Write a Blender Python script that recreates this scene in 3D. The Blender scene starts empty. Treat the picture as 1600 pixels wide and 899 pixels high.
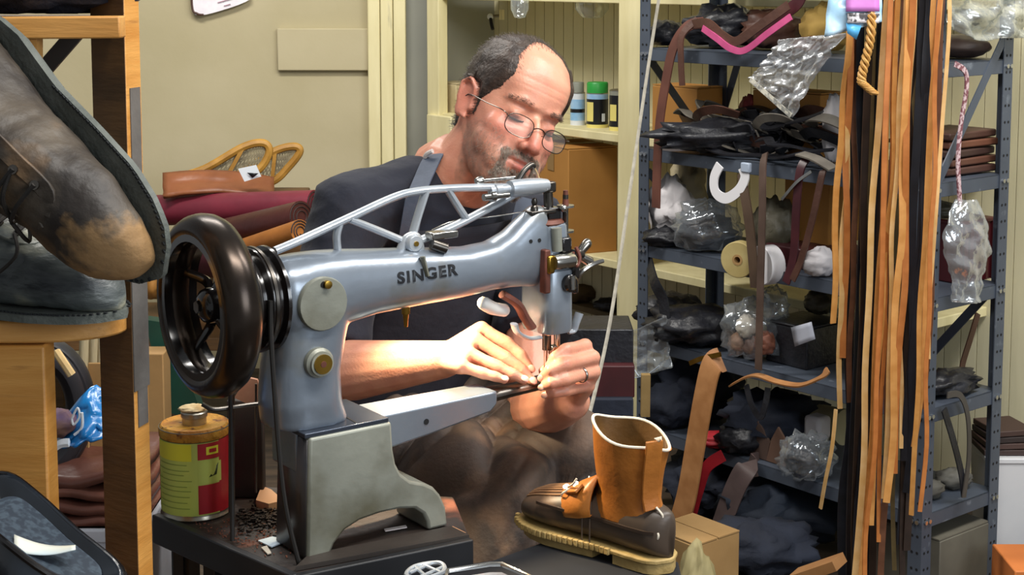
import bpy, bmesh, math, random
import numpy as np
from mathutils import Vector, Matrix, noise
R = math.radians
random.seed(7)
COL = bpy.context.scene.collection
SC = bpy.context.scene
# ------------------------------------------------------------------ camera
FPX, CX, CY, PIT, ZC = 2400.0, 800.0, 207.0, R(6), 1.426
cam_d = bpy.data.cameras.new('camera'); cam = bpy.data.objects.new('camera', cam_d); COL.objects.link(cam)
cam_d.sensor_width = 36; cam_d.lens = 36*FPX/1600; cam_d.shift_y = -(449.5-CY)/1600
cam.location = (0, 0, ZC); cam.rotation_euler = (R(90)-PIT, 0, 0); cam_d.clip_start = .05
SC.camera = cam
# ------------------------------------------------------------------ light
SC.view_settings.view_transform = 'Standard'; SC.view_settings.look = 'None'
SC.view_settings.gamma = 1; SC.view_settings.use_curve_mapping = False
SC.view_settings.exposure = 0.0
w = bpy.data.worlds.new('shop'); SC.world = w; w.use_nodes = True
w.node_tree.nodes['Background'].inputs[0].default_value = (.93, .97, 1, 1)
w.node_tree.nodes['Background'].inputs[1].default_value = .26
def area(name, loc, target, sx, sy, power, col):
    d = bpy.data.lights.new(name, 'AREA'); d.shape = 'RECTANGLE'; d.size = sx; d.size_y = sy; d.energy = power; d.color = col
    o = bpy.data.objects.new(name, d); COL.objects.link(o); o.location = loc
    o.rotation_euler = (Vector(target)-Vector(loc)).to_track_quat('-Z', 'Y').to_euler()
    return o
area('assumed_tube_front', (.55, 1.3, 2.75), (.1, 2.3, .9), 1.3, .35, 44, (1, .97, .92))  # assumed ceiling tube, out of view, over man and machine
area('assumed_tube_rear', (-.9, 3.6, 2.8), (-.9, 4.3, .5), 1.3, .35, 56, (1, .96, .9))  # assumed unseen tube, added to light the left wall
area('assumed_tube_rack', (1.5, 2.4, 2.8), (1.0, 3.6, .5), 1.2, .35, 46, (1, .97, .93))  # assumed tube above the view, added to light the rack
area('assumed_window_light', (2.5, -.5, 1.95), (0, 2.1, .9), 1.6, 1.3, 52, (.86, .93, 1))  # assumed unseen window light, moved right to keep the base's left side dark
# ------------------------------------------------------------------ pixel -> place
def ray(px, py):
    a = (px-CX)/FPX; b = (py-CY)/FPX
    return Vector((a, math.cos(PIT)-b*math.sin(PIT), -math.sin(PIT)-b*math.cos(PIT)))
CAM = Vector((0, 0, ZC))
def at(px, py, Y):
    d = ray(px, py); return CAM+d*(Y/d.y)
def atz(px, py, z):
    d = ray(px, py); return CAM+d*((z-ZC)/d.z)
def atp(px, py, p0, n):
    d = ray(px, py); return CAM+d*((Vector(p0)-CAM).dot(n)/d.dot(n))
# ------------------------------------------------------------------ materials
def lin(h):
    h = h.lstrip('#'); c = [int(h[i:i+2], 16)/255 for i in (0, 2, 4)]
    return tuple((x/12.92 if x <= .04045 else ((x+.055)/1.055)**2.4) for x in c)+(1,)
MATS = {}
def mat(name, c1, c2=None, rough=.6, metal=0, scale=6, detail=4, lo=.35, hi=.65, bump=0, bscale=None, stretch=None, c3=None, coat=0, spec=.5, c3lo=.6, c3hi=.7, c3scale=None, sheen=0, rvar=0):
    if name in MATS: return MATS[name]
    m = bpy.data.materials.new(name); m.use_nodes = True; MATS[name] = m
    nt = m.node_tree; nd = nt.nodes; b = nd['Principled BSDF']; L = nt.links.new
    b.inputs['Roughness'].default_value = rough; b.inputs['Metallic'].default_value = metal
    b.inputs['Coat Weight'].default_value = coat; b.inputs['Specular IOR Level'].default_value = spec
    b.inputs['Coat Roughness'].default_value = .15
    if sheen: b.inputs['Sheen Weight'].default_value = sheen
    b.inputs['Base Color'].default_value = lin(c1)
    tc = nd.new('ShaderNodeTexCoord'); mp = nd.new('ShaderNodeMapping'); L(tc.outputs['Object'], mp.inputs[0])
    if stretch: mp.inputs['Scale'].default_value = stretch
    def nz(s, dt=detail):
        n = nd.new('ShaderNodeTexNoise'); n.inputs['Scale'].default_value = s; n.inputs['Detail'].default_value = dt
        L(mp.outputs[0], n.inputs[0]); return n
    def ramp(src, a, z):
        r = nd.new('ShaderNodeMapRange'); r.inputs[1].default_value = a; r.inputs[2].default_value = z; L(src, r.inputs[0]); return r.outputs[0]
    out = None
    if c2:
        n = nz(scale); mx = nd.new('ShaderNodeMix'); mx.data_type = 'RGBA'
        mx.inputs[6].default_value = lin(c1); mx.inputs[7].default_value = lin(c2)
        L(ramp(n.outputs[0], lo, hi), mx.inputs[0]); out = mx.outputs[2]
        if rvar:
            rr = nd.new('ShaderNodeMapRange'); rr.inputs[3].default_value = rough-rvar; rr.inputs[4].default_value = rough+rvar
            L(n.outputs[0], rr.inputs[0]); L(rr.outputs[0], b.inputs['Roughness'])
    if c3:
        n3 = nz(c3scale or scale*2.3); m3 = nd.new('ShaderNodeMix'); m3.data_type = 'RGBA'
        L(out, m3.inputs[6]); m3.inputs[7].default_value = lin(c3); L(ramp(n3.outputs[0], c3lo, c3hi), m3.inputs[0]); out = m3.outputs[2]
    if out: L(out, b.inputs['Base Color'])
    if bump:
        nb = nz(bscale or scale*6); bp = nd.new('ShaderNodeBump'); bp.inputs['Strength'].default_value = bump; bp.inputs['Distance'].default_value = .01
        L(nb.outputs[0], bp.inputs['Height']); L(bp.outputs[0], b.inputs['Normal'])
    return m
def film(name, tint='#ffffff', clear=.78, rough=.12):
    """thin clear plastic film"""
    if name in MATS: return MATS[name]
    m = bpy.data.materials.new(name); m.use_nodes = True; MATS[name] = m
    nt = m.node_tree; nd = nt.nodes; L = nt.links.new; b = nd['Principled BSDF']
    nd.remove(b); b = nd.new('ShaderNodeBsdfGlossy'); b.inputs['Color'].default_value = lin(tint); b.inputs['Roughness'].default_value = rough
    df = nd.new('ShaderNodeBsdfDiffuse'); df.inputs['Color'].default_value = lin(tint); m2 = nd.new('ShaderNodeMixShader'); m2.inputs[0].default_value = .3
    L(b.outputs[0], m2.inputs[1]); L(df.outputs[0], m2.inputs[2])
    t = nd.new('ShaderNodeBsdfTransparent'); mx = nd.new('ShaderNodeMixShader'); fr = nd.new('ShaderNodeLayerWeight'); fr.inputs[0].default_value = .3
    mr = nd.new('ShaderNodeMapRange'); mr.inputs[3].default_value = 1-clear; mr.inputs[4].default_value = min(1, 1.5-clear)
    L(fr.outputs['Facing'], mr.inputs[0]); L(mr.outputs[0], mx.inputs[0]); L(t.outputs[0], mx.inputs[1]); L(m2.outputs[0], mx.inputs[2])
    n = nd.new('ShaderNodeTexNoise'); n.inputs['Scale'].default_value = 22; n.inputs['Detail'].default_value = 3
    tc = nd.new('ShaderNodeTexCoord'); L(tc.outputs['Object'], n.inputs[0])
    bp = nd.new('ShaderNodeBump'); bp.inputs['Strength'].default_value = .8; bp.inputs['Distance'].default_value = .01
    L(n.outputs[0], bp.inputs['Height']); L(bp.outputs[0], b.inputs['Normal'])
    L(mx.outputs[0], nd['Material Output'].inputs[0]); return m
# ------------------------------------------------------------------ mesh builder
def frame(d, up=Vector((0, 0, 1))):
    d = d.normalized(); s = d.cross(up)
    if s.length < 1e-4: s = d.cross(Vector((0, 1, 0)))
    s.normalize(); return s, s.cross(d).normalized()
class MB:
    def __init__(s): s.v = []; s.f = []
    def add(s, vs, fs, M=None):
        o = len(s.v); s.v += [(M @ Vector(p)) if M else Vector(p) for p in vs]; s.f += [tuple(i+o for i in f) for f in fs]; return s
    def box(s, c, d, M=None, rz=0):
        x, y, z = [q/2 for q in d]; T = Matrix.Translation(Vector(c)) @ Matrix.Rotation(rz, 4, 'Z')
        if M: T = M @ T
        return s.add([(a*x, b*y, e*z) for e in (-1, 1) for b in (-1, 1) for a in (-1, 1)], [(0, 2, 3, 1), (4, 5, 7, 6), (0, 1, 5, 4), (2, 6, 7, 3), (0, 4, 6, 2), (1, 3, 7, 5)], T)
    def bar(s, a, b, wd, th, up=Vector((0, 0, 1))):
        return s.sweep([a, b], [(-wd/2, -th/2), (wd/2, -th/2), (wd/2, th/2), (-wd/2, th/2)], up=up)
    def sweep(s, pts, sec, up=None, closed=False, scale=None, cap=True, ups=None, twist=0):
        pts = [Vector(p) for p in pts]; n = len(pts); k = len(sec); vs = []; pn = None
        for i, p in enumerate(pts):
            a = pts[i-1] if (i > 0 or closed) else p; b = pts[(i+1) % n] if (i < n-1 or closed) else p
            d = (b-a)
            if d.length < 1e-7: d = Vector((0, 0, 1))
            d.normalize()
            if ups is not None: sd, nn = frame(d, Vector(ups[i]))
            elif up is not None: sd, nn = frame(d, up)
            else:
                if pn is None: sd, nn = frame(d)
                else:
                    nn = (pn-d*pn.dot(d))
                    nn = nn.normalized() if nn.length > 1e-5 else frame(d)[1]
                    sd = d.cross(nn).normalized()
            pn = nn; sc = 1 if scale is None else scale[i]
            if isinstance(sc, (int, float)): sc = (sc, sc)
            tw = twist*i/max(1, n-1); c, q = math.cos(tw), math.sin(tw)
            for (u, v) in sec:
                u2, v2 = u*sc[0], v*sc[1]
                vs.append(p+sd*(u2*c-v2*q)+nn*(u2*q+v2*c))
        fs = []
        for i in range(n if closed else n-1):
            j = (i+1) % n
            fs += [(i*k+a, i*k+(a+1) % k, j*k+(a+1) % k, j*k+a) for a in range(k)]
        if cap and not closed: fs += [tuple(range(k))[::-1], tuple((n-1)*k+a for a in range(k))]
        return s.add(vs, fs)
    def tube(s, pts, r, n=10, closed=False, cap=True, up=None, flat=1):
        pts = [Vector(p) for p in pts]
        rr = [r]*len(pts) if isinstance(r, (int, float)) else list(r)
        sec = [(math.cos(2*math.pi*i/n), math.sin(2*math.pi*i/n)*flat) for i in range(n)]
        return s.sweep(pts, sec, up=up, closed=closed, scale=rr, cap=cap)
    def cap_tube(s, pts, r, n=12):
        """tube with rounded ends"""
        pts = [Vector(p) for p in pts]; rr = [r]*len(pts) if isinstance(r, (int, float)) else list(r)
        d0 = (pts[0]-pts[1]).normalized(); d1 = (pts[-1]-pts[-2]).normalized(); P = []; Q = []
        for a in (80, 55, 28): P.append(pts[0]+d0*rr[0]*math.sin(R(a))); Q.append(rr[0]*math.cos(R(a)))
        P += pts; Q += rr
        for a in (28, 55, 80): P.append(pts[-1]+d1*rr[-1]*math.sin(R(a))); Q.append(rr[-1]*math.cos(R(a)))
        return s.tube(P, Q, n)
    def lathe(s, prof, M=None, n=24, a0=0, a1=2*math.pi):
        full = abs(a1-a0-2*math.pi) < 1e-6; m = n if full else n+1; vs = []; k = len(prof)
        for i in range(m):
            t = a0+(a1-a0)*i/n
            vs += [(r*math.cos(t), r*math.sin(t), h) for r, h in prof]
        fs = []
        for i in range(n):
            j = (i+1) % m
            fs += [(i*k+a, j*k+a, j*k+a+1, i*k+a+1) for a in range(k-1)]
        if full:
            if prof[0][0] > 1e-6: fs.append(tuple(i*k for i in range(m))[::-1])
            if prof[-1][0] > 1e-6: fs.append(tuple(i*k+k-1 for i in range(m)))
        return s.add(vs, fs, M)
    def cyl(s, a, b, r, n=16, r2=None):
        return s.tube([a, b], [r, r if r2 is None else r2], n)
    def prism(s, poly, h, M=None):
        k = len(poly)
        vs = [(x, y, 0) for x, y in poly]+[(x, y, h) for x, y in poly]
        return s.add(vs, [tuple(range(k))[::-1], tuple(range(k, 2*k))]+[(i, (i+1) % k, k+(i+1) % k, k+i) for i in range(k)], M)
    def loft(s, rings, cap=True, M=None):
        k = len(rings[0]); vs = [p for r in rings for p in r]; fs = []
        for i in range(len(rings)-1): fs += [(i*k+a, i*k+(a+1) % k, (i+1)*k+(a+1) % k, (i+1)*k+a) for a in range(k)]
        if cap: fs += [tuple(range(k))[::-1], tuple((len(rings)-1)*k+a for a in range(k))]
        return s.add(vs, fs, M)
    def ball(s, c, r, M=None, nu=14, nv=9):
        if isinstance(r, (int, float)): r = (r, r, r)
        T = Matrix.Translation(Vector(c)) @ (M if M else Matrix()) @ Matrix.Diagonal((*r, 1))
        return s.lathe([(max(1e-7, math.sin(math.pi*i/nv)), -math.cos(math.pi*i/nv)) for i in range(nv+1)], T, nu)
    def grid(s, fn, nu, nv):
        vs = [fn(i/nu, j/nv) for j in range(nv+1) for i in range(nu+1)]
        return s.add(vs, [(j*(nu+1)+i, j*(nu+1)+i+1, (j+1)*(nu+1)+i+1, (j+1)*(nu+1)+i) for j in range(nv) for i in range(nu)])
    def noise(s, amp, sc, seed=0):
        o = Vector((seed*3.1, seed*1.7, -seed*2.3))
        s.v = [p+noise.noise_vector(p*sc+o)*amp for p in s.v]; return s
    def build(s, name, m, parent=None, smooth=40, bevel=0, sub=0, solid=0, world=False, disp=None):
        me = bpy.data.meshes.new(name); vs = [Vector(p) for p in s.v]; org = None
        if parent is not None:
            if world:
                iv = PM[parent.name].inverted(); vs = [iv @ p for p in vs]
        else:
            a = np.array([tuple(p) for p in vs]); org = Vector(((a[:, 0].min()+a[:, 0].max())/2, (a[:, 1].min()+a[:, 1].max())/2, a[:, 2].min()))
            vs = [p-org for p in vs]
        me.from_pydata([tuple(p) for p in vs], [], s.f); me.validate()
        bm = bmesh.new(); bm.from_mesh(me); bmesh.ops.remove_doubles(bm, verts=bm.verts, dist=1e-6); bmesh.ops.recalc_face_normals(bm, faces=bm.faces); bm.to_mesh(me); bm.free()
        if smooth:
            me.polygons.foreach_set('use_smooth', [True]*len(me.polygons))
            if smooth < 180: me.set_sharp_from_angle(angle=R(smooth))
        me.materials.append(m if not isinstance(m, str) else MATS[m])
        o = bpy.data.objects.new(name, me); COL.objects.link(o)
        if parent is not None: o.parent = parent; PM[o.name] = PM[parent.name]
        else: o.location = org; PM[o.name] = Matrix.Translation(org)
        if solid: q = o.modifiers.new('thick', 'SOLIDIFY'); q.thickness = solid; q.offset = 0
        if bevel: q = o.modifiers.new('bev', 'BEVEL'); q.width = bevel; q.segments = 2; q.limit_method = 'ANGLE'; q.angle_limit = R(35)
        if sub: q = o.modifiers.new('sub', 'SUBSURF'); q.levels = sub; q.render_levels = sub
        return o
PM = {}
def tag(o, label=None, cat=None, group=None, kind=None):
    if label: o['label'] = label
    if cat: o['category'] = cat
    if group: o['group'] = group
    if kind: o['kind'] = kind
    return o
def thing(name, label, cat, loc=(0, 0, 0), rz=0, group=None, M=None):
    o = bpy.data.objects.new(name, None); COL.objects.link(o); o.empty_display_size = .05
    M = M or (Matrix.Translation(Vector(loc)) @ Matrix.Rotation(rz, 4, 'Z')); o.matrix_world = M; PM[o.name] = M.copy()
    return tag(o, label, cat, group)
def share(o, name, parent, M):
    """another piece with the same mesh"""
    c = bpy.data.objects.new(name, o.data); COL.objects.link(c); c.parent = parent; c.matrix_local = M; return c
def spline(pts, n=8, closed=False):
    P = [Vector(p) for p in pts]; out = []; k = len(P)
    for i in range(k if closed else k-1):
        if closed: a, b, c, d = P[i-1], P[i], P[(i+1) % k], P[(i+2) % k]
        else: a, b, c, d = P[max(i-1, 0)], P[i], P[i+1], P[min(i+2, k-1)]
        for j in range(n):
            t = j/n; out.append(.5*((2*b)+(c-a)*t+(2*a-5*b+4*c-d)*t*t+(3*b-a-3*c+d)*t**3))
    if not closed: out.append(P[-1])
    return out
def lerp(a, b, t): return a+(b-a)*t
RECT = lambda w_, t_: [(-w_/2, -t_/2), (w_/2, -t_/2), (w_/2, t_/2), (-w_/2, t_/2)]
def strap(name, pts, wd, th, m, label, cat, group=None, up=None, n=8, parent=None, ups=None, twist=0, sc=None):
    p = spline(pts, n) if n > 1 else [Vector(q) for q in pts]
    scl = None if sc is None else [(lerp(sc[0], sc[1], i/(len(p)-1)), 1) for i in range(len(p))]
    o = MB().sweep(p, RECT(wd, th), up=up, twist=twist, scale=scl).build(name, m, parent, world=parent is not None)
    if parent is None: tag(o, label, cat, group)
    return o
def lump(name, c, r, m, label, cat, seed=0, amp=.25, sc=3, sub=0, rz=0, tilt=0, group=None, flatb=True, nu=28, nv=18, sq=2.0, parent=None, amp2=.0):
    """a crumpled soft body: a superellipsoid pushed about by noise, flat underneath; c = centre of its base"""
    mb = MB(); rx, ry, rzz = r; M = Matrix.Rotation(rz, 4, 'Z') @ Matrix.Rotation(tilt, 4, 'Y'); e = 2/sq
    pw = lambda x: math.copysign(abs(x)**e, x); o = Vector((seed*5.3, seed*2.1, seed*7.7)); vs = []
    for j in range(nv+1):
        b = -math.pi/2+math.pi*j/nv
        for i in range(nu):
            a = 2*math.pi*i/nu; d = Vector((pw(math.cos(b))*pw(math.cos(a)), pw(math.cos(b))*pw(math.sin(a)), pw(math.sin(b))))
            k = 1+amp*noise.noise(d*sc+o)+amp*.5*noise.noise(d*sc*2.3+o)+amp2*(abs(noise.noise(d*sc*3+o)))
            p = Vector((d.x*rx, d.y*ry, d.z*rzz))*k; p.z += rzz
            if flatb and p.z < rzz*.12: p.z = rzz*.12
            vs.append(M @ p+Vector(c))
    mb.add(vs, [(j*nu+i, j*nu+(i+1) % nu, (j+1)*nu+(i+1) % nu, (j+1)*nu+i) for j in range(nv) for i in range(nu)])
    ob = mb.build(name, m, parent, smooth=180, sub=sub, world=parent is not None)
    if parent is None: tag(ob, label, cat, group)
    return ob
def carton(name, c, d, rz, label, M_, cat='box', tape=None, group=None):
    """closed carton with lid flaps and a tape strip; c = centre of base"""
    t = thing(name, label, cat, c, rz, group); x, y, z = d
    MB().box((0, 0, z/2-.002), (x, y, z-.004)).build('carton_body', M_, t, bevel=.002)
    for sg in (-1, 1): MB().box((0, sg*y/4, z-.001), (x+.003, y/2-.003, .003)).build('flap', M_, t)
    if tape: MB().box((0, 0, z+.0008), (x+.004, .045, .001)).box((x/2+.0018, 0, z-.04), (.001, .045, .08)).box((-x/2-.0018, 0, z-.04), (.001, .045, .08)).build('tape', tape, t)
    return t
# ================================================================== setting
M_floor = mat('floor_wood', '#4a3b2c', '#2e251d', rough=.7, scale=3, stretch=(1, 8, 1), bump=.2)
M_beige = mat('beige_plaster', '#bcb190', '#b0a582', rough=.75, scale=2.2, bump=.06, bscale=40)
M_cream = mat('cream_paint', '#e6dcae', '#d8cd9c', rough=.55, scale=5, stretch=(4, 4, .6), bump=.08, c3='#a8a283', c3lo=.66, c3hi=.8, c3scale=9)
M_board = mat('cream_board', '#ddd6b4', '#cdc6a4', rough=.6, scale=4, stretch=(3, 3, .5), bump=.06)
M_greywall = mat('grey_paint', '#96968a', '#8b8c82', rough=.6, scale=3, bump=.05)
M_wallw = mat('off_white_paint', '#ccc8b2', '#bfbba4', rough=.7, scale=3)
NW = Vector((.774, .634, 0)); EW = Vector((.634, -.774, 0))
def wp(s, D, z): return NW*D+EW*s+Vector((0, 0, z))
def wpx(px, D):
    k = (px-CX)/FPX; Y = D/(.774*k+.634); return Vector((k*Y, Y, 0)).dot(EW)
def slab(mb, s0, s1, D0, D1, z0, z1):
    vs = [wp(s, D, z) for z in (z0, z1) for D in (D0, D1) for s in (s0, s1)]
    return mb.add(vs, [(0, 2, 3, 1), (4, 5, 7, 6), (0, 1, 5, 4), (2, 6, 7, 3), (0, 4, 6, 2), (1, 3, 7, 5)])
o = MB().box((0, 3.2, -.03), (9, 8, .06)).build('floor', M_floor); tag(o, 'dark worn wooden workshop floor', kind='structure')
YL = 5.42
o = MB().box((-1.75, YL+.05, 1.3), (2.87, .1, 2.6)).build('wall_left', M_beige); tag(o, 'beige plastered wall behind the shoemaker', kind='structure')
# raised board on the wall
p0 = at(434, 44, YL); p1 = at(577, 110, YL)
o = MB().box(((p0.x+p1.x)/2, YL-.012, (p0.z+p1.z)/2), (p1.x-p0.x, .024, p0.z-p1.z)).build('trim_1', M_beige, bevel=.004); tag(o, 'raised rectangular board on beige wall', kind='structure')
# casing boards
t = thing('trim_2', 'cream boarded door casing', None, (at(605, 0, YL).x, YL, 0)); t['kind'] = 'structure'
xs = [576, 596, 616, 636]
for i in range(3):
    a = at(xs[i]+.5, 200, YL-.03).x; b = at(xs[i+1]-.5, 200, YL-.03).x
    MB().box(((a+b)/2, YL-.02, 1.3), (b-a, .06, 2.6)).build('casing_board', M_cream, t, bevel=.004, world=True)
a = at(636, 200, YL).x; b = at(676, 200, YL).x
o = MB().box(((a+b)/2, YL+.02, 1.3), (b-a+.08, .06, 2.6)).build('trim_3', M_greywall); tag(o, 'grey painted strip beside door casing', kind='structure')
# boarded back wall
DB = 3.45
o = MB(); slab(o, wpx(640, DB)-.3, -1.3, DB+.012, DB+.08, 0, 2.6); wallb = o.build('wall_back', mat('gap', '#6e6a58', rough=.8)); tag(wallb, 'cream tongue and groove boarded wall behind grey rack', kind='structure')
s = wpx(640, DB)-.25; bd = None
while s < -1.35:
    mb = MB(); slab(mb, s+.0015, s+.0485, DB, DB+.013, 0, 2.6)
    if bd is None: bd = mb.build('wall_board', M_board, wallb, bevel=.003, world=True); s_first = s
    else: share(bd, 'wall_board', wallb, Matrix.Translation(EW*(s-s_first)))
    s += .05
# cream built-in shelving
DF = 3.14
cab = thing('trim_4', 'cream painted built-in shelving against the boarded wall', None, wp(wpx(820, DF), DF, 0)); cab['kind'] = 'structure'
def cslab(name, x0, x1, D0, D1, z0, z1, m=M_cream, bev=.003):
    mb = MB(); slab(mb, wpx(x0, D0), wpx(x1, D0), D0, D1, z0, z1); return mb.build(name, m, cab, bevel=bev, world=True)
cslab('stile', 667, 685, DF-.02, DF+.02, .7, 2.4)
cslab('stile', 966, 1001, DF-.02, DF+.02, 0, 2.4)
cslab('stile', 1395, 1425, DF-.02, DF+.02, 0, 2.4)
cslab('side_panel', 667, 671, DF+.02, DB, 0, 2.4, M_greywall)
cslab('shelf', 672, 1440, DF-.005, DB-.002, .915, .941)
cslab('shelf', 672, 1440, DF-.005, DB-.002, 1.33, 1.352)
cslab('shelf', 672, 1440, DF-.005, DB-.002, .53, .556)
cslab('cupboard_door', 666, 704, DF-.035, DF-.012, .3, .936)
cslab('ledge', 700, 1330, DB-.07, DB-.002, .29, .31, mat('ledge_wood', '#6d5c40', '#54462f', rough=.7, scale=8))
# notice at top of the left wall
o = thing('wall_notice', 'white notice with a brown edge high on the beige wall, cut by the picture top', 'notice', at(330, 0, YL))
def wq(px, py, dy=0): return at(px, py, YL-.02-dy)
poly = spline([wq(303, 14), wq(312, 22), wq(330, 21), wq(384, 3), wq(390, -12), wq(360, -60), wq(300, -70)], 4, True)
MB().loft([[p+Vector((0, q, 0)) for p in poly] for q in (-.008, .008)]).build('sheet', mat('white_sheet', '#f4f2f6', '#ece6ee', rough=.4, scale=30), o, world=True)
MB().tube(spline([wq(318, 23, .01), wq(308, 21, .01), wq(300, 8, .01), wq(299, -70, .01)], 6), .004, 6).build('edge', mat('brown_edge', '#4a2f26', rough=.5), o, world=True)
for i, (x, yy, l) in enumerate([(340, 4, 22), (336, -3, 26), (350, 9, 10)]):
    MB().bar(wq(x, yy, .012), wq(x+l, yy-l*.28, .012), .002, .004, up=Vector((0, 1, 0))).build('print_line', mat('pink_print', '#b98a9a', rough=.6), o, world=True)
# ================================================================== grey slotted angle rack
M_rack = mat('slate_rack', '#4d5561', '#434a56', rough=.45, scale=5, c3='#6c747f', c3lo=.64, c3hi=.75, c3scale=30, bump=.04)
M_dark = mat('black_void', '#0c0c0e', rough=.8)
M_bolt = mat('zinc_bolt', '#c9ccd0', rough=.3, metal=1)
RA = Vector((.333, 4.004, 0)); RB = Vector((.910, 3.300, 0)); RE = (RB-RA).normalized(); RD = Vector((-RE.y, RE.x, 0)); RW = (RB-RA).length; RDEP = .295
RANG = math.atan2(RE.y, RE.x)
rack = thing('shelving_rack', 'slate grey slotted-angle metal rack loaded with leather goods', 'shelving rack', RA, RANG)
SH = [1.49, 1.227, .965, .71, .46, .22]
def rp(s, d, z): return RA+RE*s+RD*d+Vector((0, 0, z))
def post(x, y, sx, sy):
    wd, th, H = .036, .0025, 1.95
    p = MB().prism([(0, 0), (wd*sx, 0), (wd*sx, th*sy), (th*sx, th*sy), (th*sx, wd*sy), (0, wd*sy)], H, Matrix.Translation((x, y, 0))).build('post', M_rack, rack)
    mb = MB()
    for k in range(int(H/.038)):
        z = .02+.038*k
        for q in (.011, .025):
            mb.cyl((x+q*sx, y-.0006*sy, z), (x+q*sx, y+.001*sy, z), .0034, 6); mb.cyl((x-.0006*sx, y+q*sy, z), (x+.001*sx, y+q*sy, z), .0034, 6)
    mb.build('slot_holes', M_dark, p)['kind'] = 'stuff'
    mb = MB()
    for z in SH:
        for q in (.011, .025):
            mb.cyl((x+q*sx, y-.005*sy, z-.015), (x+q*sx, y, z-.015), .005, 8); mb.cyl((x-.005*sx, y+q*sy, z-.015), (x, y+q*sy, z-.015), .005, 8)
    mb.build('bolts', M_bolt, p)['kind'] = 'stuff'
post(0, 0, 1, 1); post(RW, 0, -1, 1); post(0, RDEP, 1, -1); post(RW, RDEP, -1, -1)
for z in SH:
    MB().box((RW/2, RDEP/2, z-.0015), (RW-.006, RDEP-.006, .003)).box((RW/2, .0045, z-.016), (RW-.01, .003, .032)).box((RW/2, RDEP-.0045, z-.016), (RW-.01, .003, .032)).box((.0045, RDEP/2, z-.016), (.003, RDEP-.01, .032)).box((RW-.0045, RDEP/2, z-.016), (.003, RDEP-.01, .032)).box((RW/2, .012, z-.031), (RW-.01, .015, .002)).build('shelf', M_rack, rack, bevel=.001)
for (a, b) in (((RW-.002, .02, .96), (RW-.002, RDEP-.01, 1.31)), ((.004, .03, 1.2), (.004, RDEP-.02, .94)), ((.004, .03, .9), (.004, RDEP-.02, .68))):
    MB().bar(a, b, .022, .003, up=Vector((1, 0, 0))).build('brace', M_rack, rack)
MB().bar((RW-.08, RDEP+.002, .72), (RW-.36, RDEP+.002, .96), .022, .003, up=Vector((0, 1, 0))).build('brace', M_rack, rack)
MB().bar((.08, RDEP+.002, 1.2), (.0, RDEP+.002, .98), .022, .003, up=Vector((0, 1, 0))).build('brace', M_rack, rack)
MB().bar((RW-.02, RDEP, .71), (RW-.2, RDEP, .5), .022, .003, up=Vector((0, 1, 0))).build('brace', M_rack, rack)
# ================================================================== sewing machine
TZ = .69
MPH = R(36); MO = at(325, 478, 1.85); MO.z = TZ
M_mach = mat('machine_grey_paint', '#8b949f', '#79838f', rough=.3, scale=5, c3='#75705c', c3lo=.55, c3hi=.74, c3scale=9, bump=.04, bscale=60, coat=.25, metal=.45)
M_base = mat('machine_base_grey', '#9a9c90', '#85877c', rough=.4, scale=7, c3='#55503a', c3lo=.52, c3hi=.74, c3scale=8, bump=.06, bscale=70, metal=.2)
M_steel = mat('bare_steel', '#c4c2bd', '#9a968f', rough=.22, metal=1, scale=20)
M_steeld = mat('oily_steel', '#75706a', '#4a4642', rough=.3, metal=1, scale=16)
M_blackg = mat('black_enamel', '#0d0d10', '#1a1512', rough=.16, scale=8, coat=.5)
M_wheel = mat('worn_wheel_iron', '#4a4038', '#2b2522', rough=.26, metal=.85, scale=9, rvar=.08)
M_alu = mat('cast_aluminium', '#c6ccd2', '#aeb6bf', rough=.33, metal=.55, scale=12, bump=.05, bscale=80)
M_brass = mat('brass', '#c9a24a', '#9a7530', rough=.28, metal=1, scale=20)
M_rust = mat('rusty_red', '#7a4638', '#4e2c22', rough=.55, metal=.3, scale=30)
M_ink = mat('black_ink', '#15161a', rough=.4)
M_rubber = mat('black_belt', '#1f1d1b', rough=.6)
mach = thing('sewing_machine', 'silver grey patching sewing machine with big black handwheel on the bench', 'sewing machine', MO, MPH)
XR = Matrix.Rotation(R(90), 4, 'Y')      # lathe axis along +x
AZ = .328                                 # shaft height above table
def lx(prof, x, y=0, z=AZ, n=32): return MB().lathe(prof, Matrix.Translation((x, y, z)) @ XR, n)
# handwheel: rim, hub, five spokes
wh = MB()
Rm = .0965
wh.sweep([(0, Rm*math.cos(2*math.pi*i/48), AZ+Rm*math.sin(2*math.pi*i/48)) for i in range(48)], [(.0175*math.cos(2*math.pi*k/14), .0245*math.sin(2*math.pi*k/14)) for k in range(14)], closed=True, ups=[(1, 0, 0)]*48)
hw = wh.build('handwheel', M_wheel, mach)
sp = MB(); Rm2 = .083
sp.sweep([(0, Rm2*math.cos(2*math.pi*i/40), AZ+Rm2*math.sin(2*math.pi*i/40)) for i in range(40)], [(.008, -.022), (.008, .022), (-.002, .022), (-.002, -.022)], closed=True, ups=[(1, 0, 0)]*40)
sp.build('wheel_inner_rim', M_blackg, hw)
for k in range(5):
    a = R(72*k+20); c, s_ = math.cos(a), math.sin(a)
    pts = spline([(.006, c*.012, AZ+s_*.012), (.018, math.cos(a+.12)*.045, AZ+math.sin(a+.12)*.045), (.004, c*.084, AZ+s_*.084)], 8)
    MB().tube(pts, [lerp(.0085, .006, i/(len(pts)-1)) for i in range(len(pts))], 8, up=Vector((1, 0, 0)), flat=.7).build('spoke', M_blackg, hw)
lx([(0, -.012), (.012, -.012), (.02, -.006), (.022, .0), (.022, .03), (.018, .034)], 0, n=24).build('hub', M_blackg, hw)
lx([(0, -.016), (.008, -.016), (.008, -.011)], 0, n=6).build('hub_bolt', M_steeld, hw)
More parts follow.
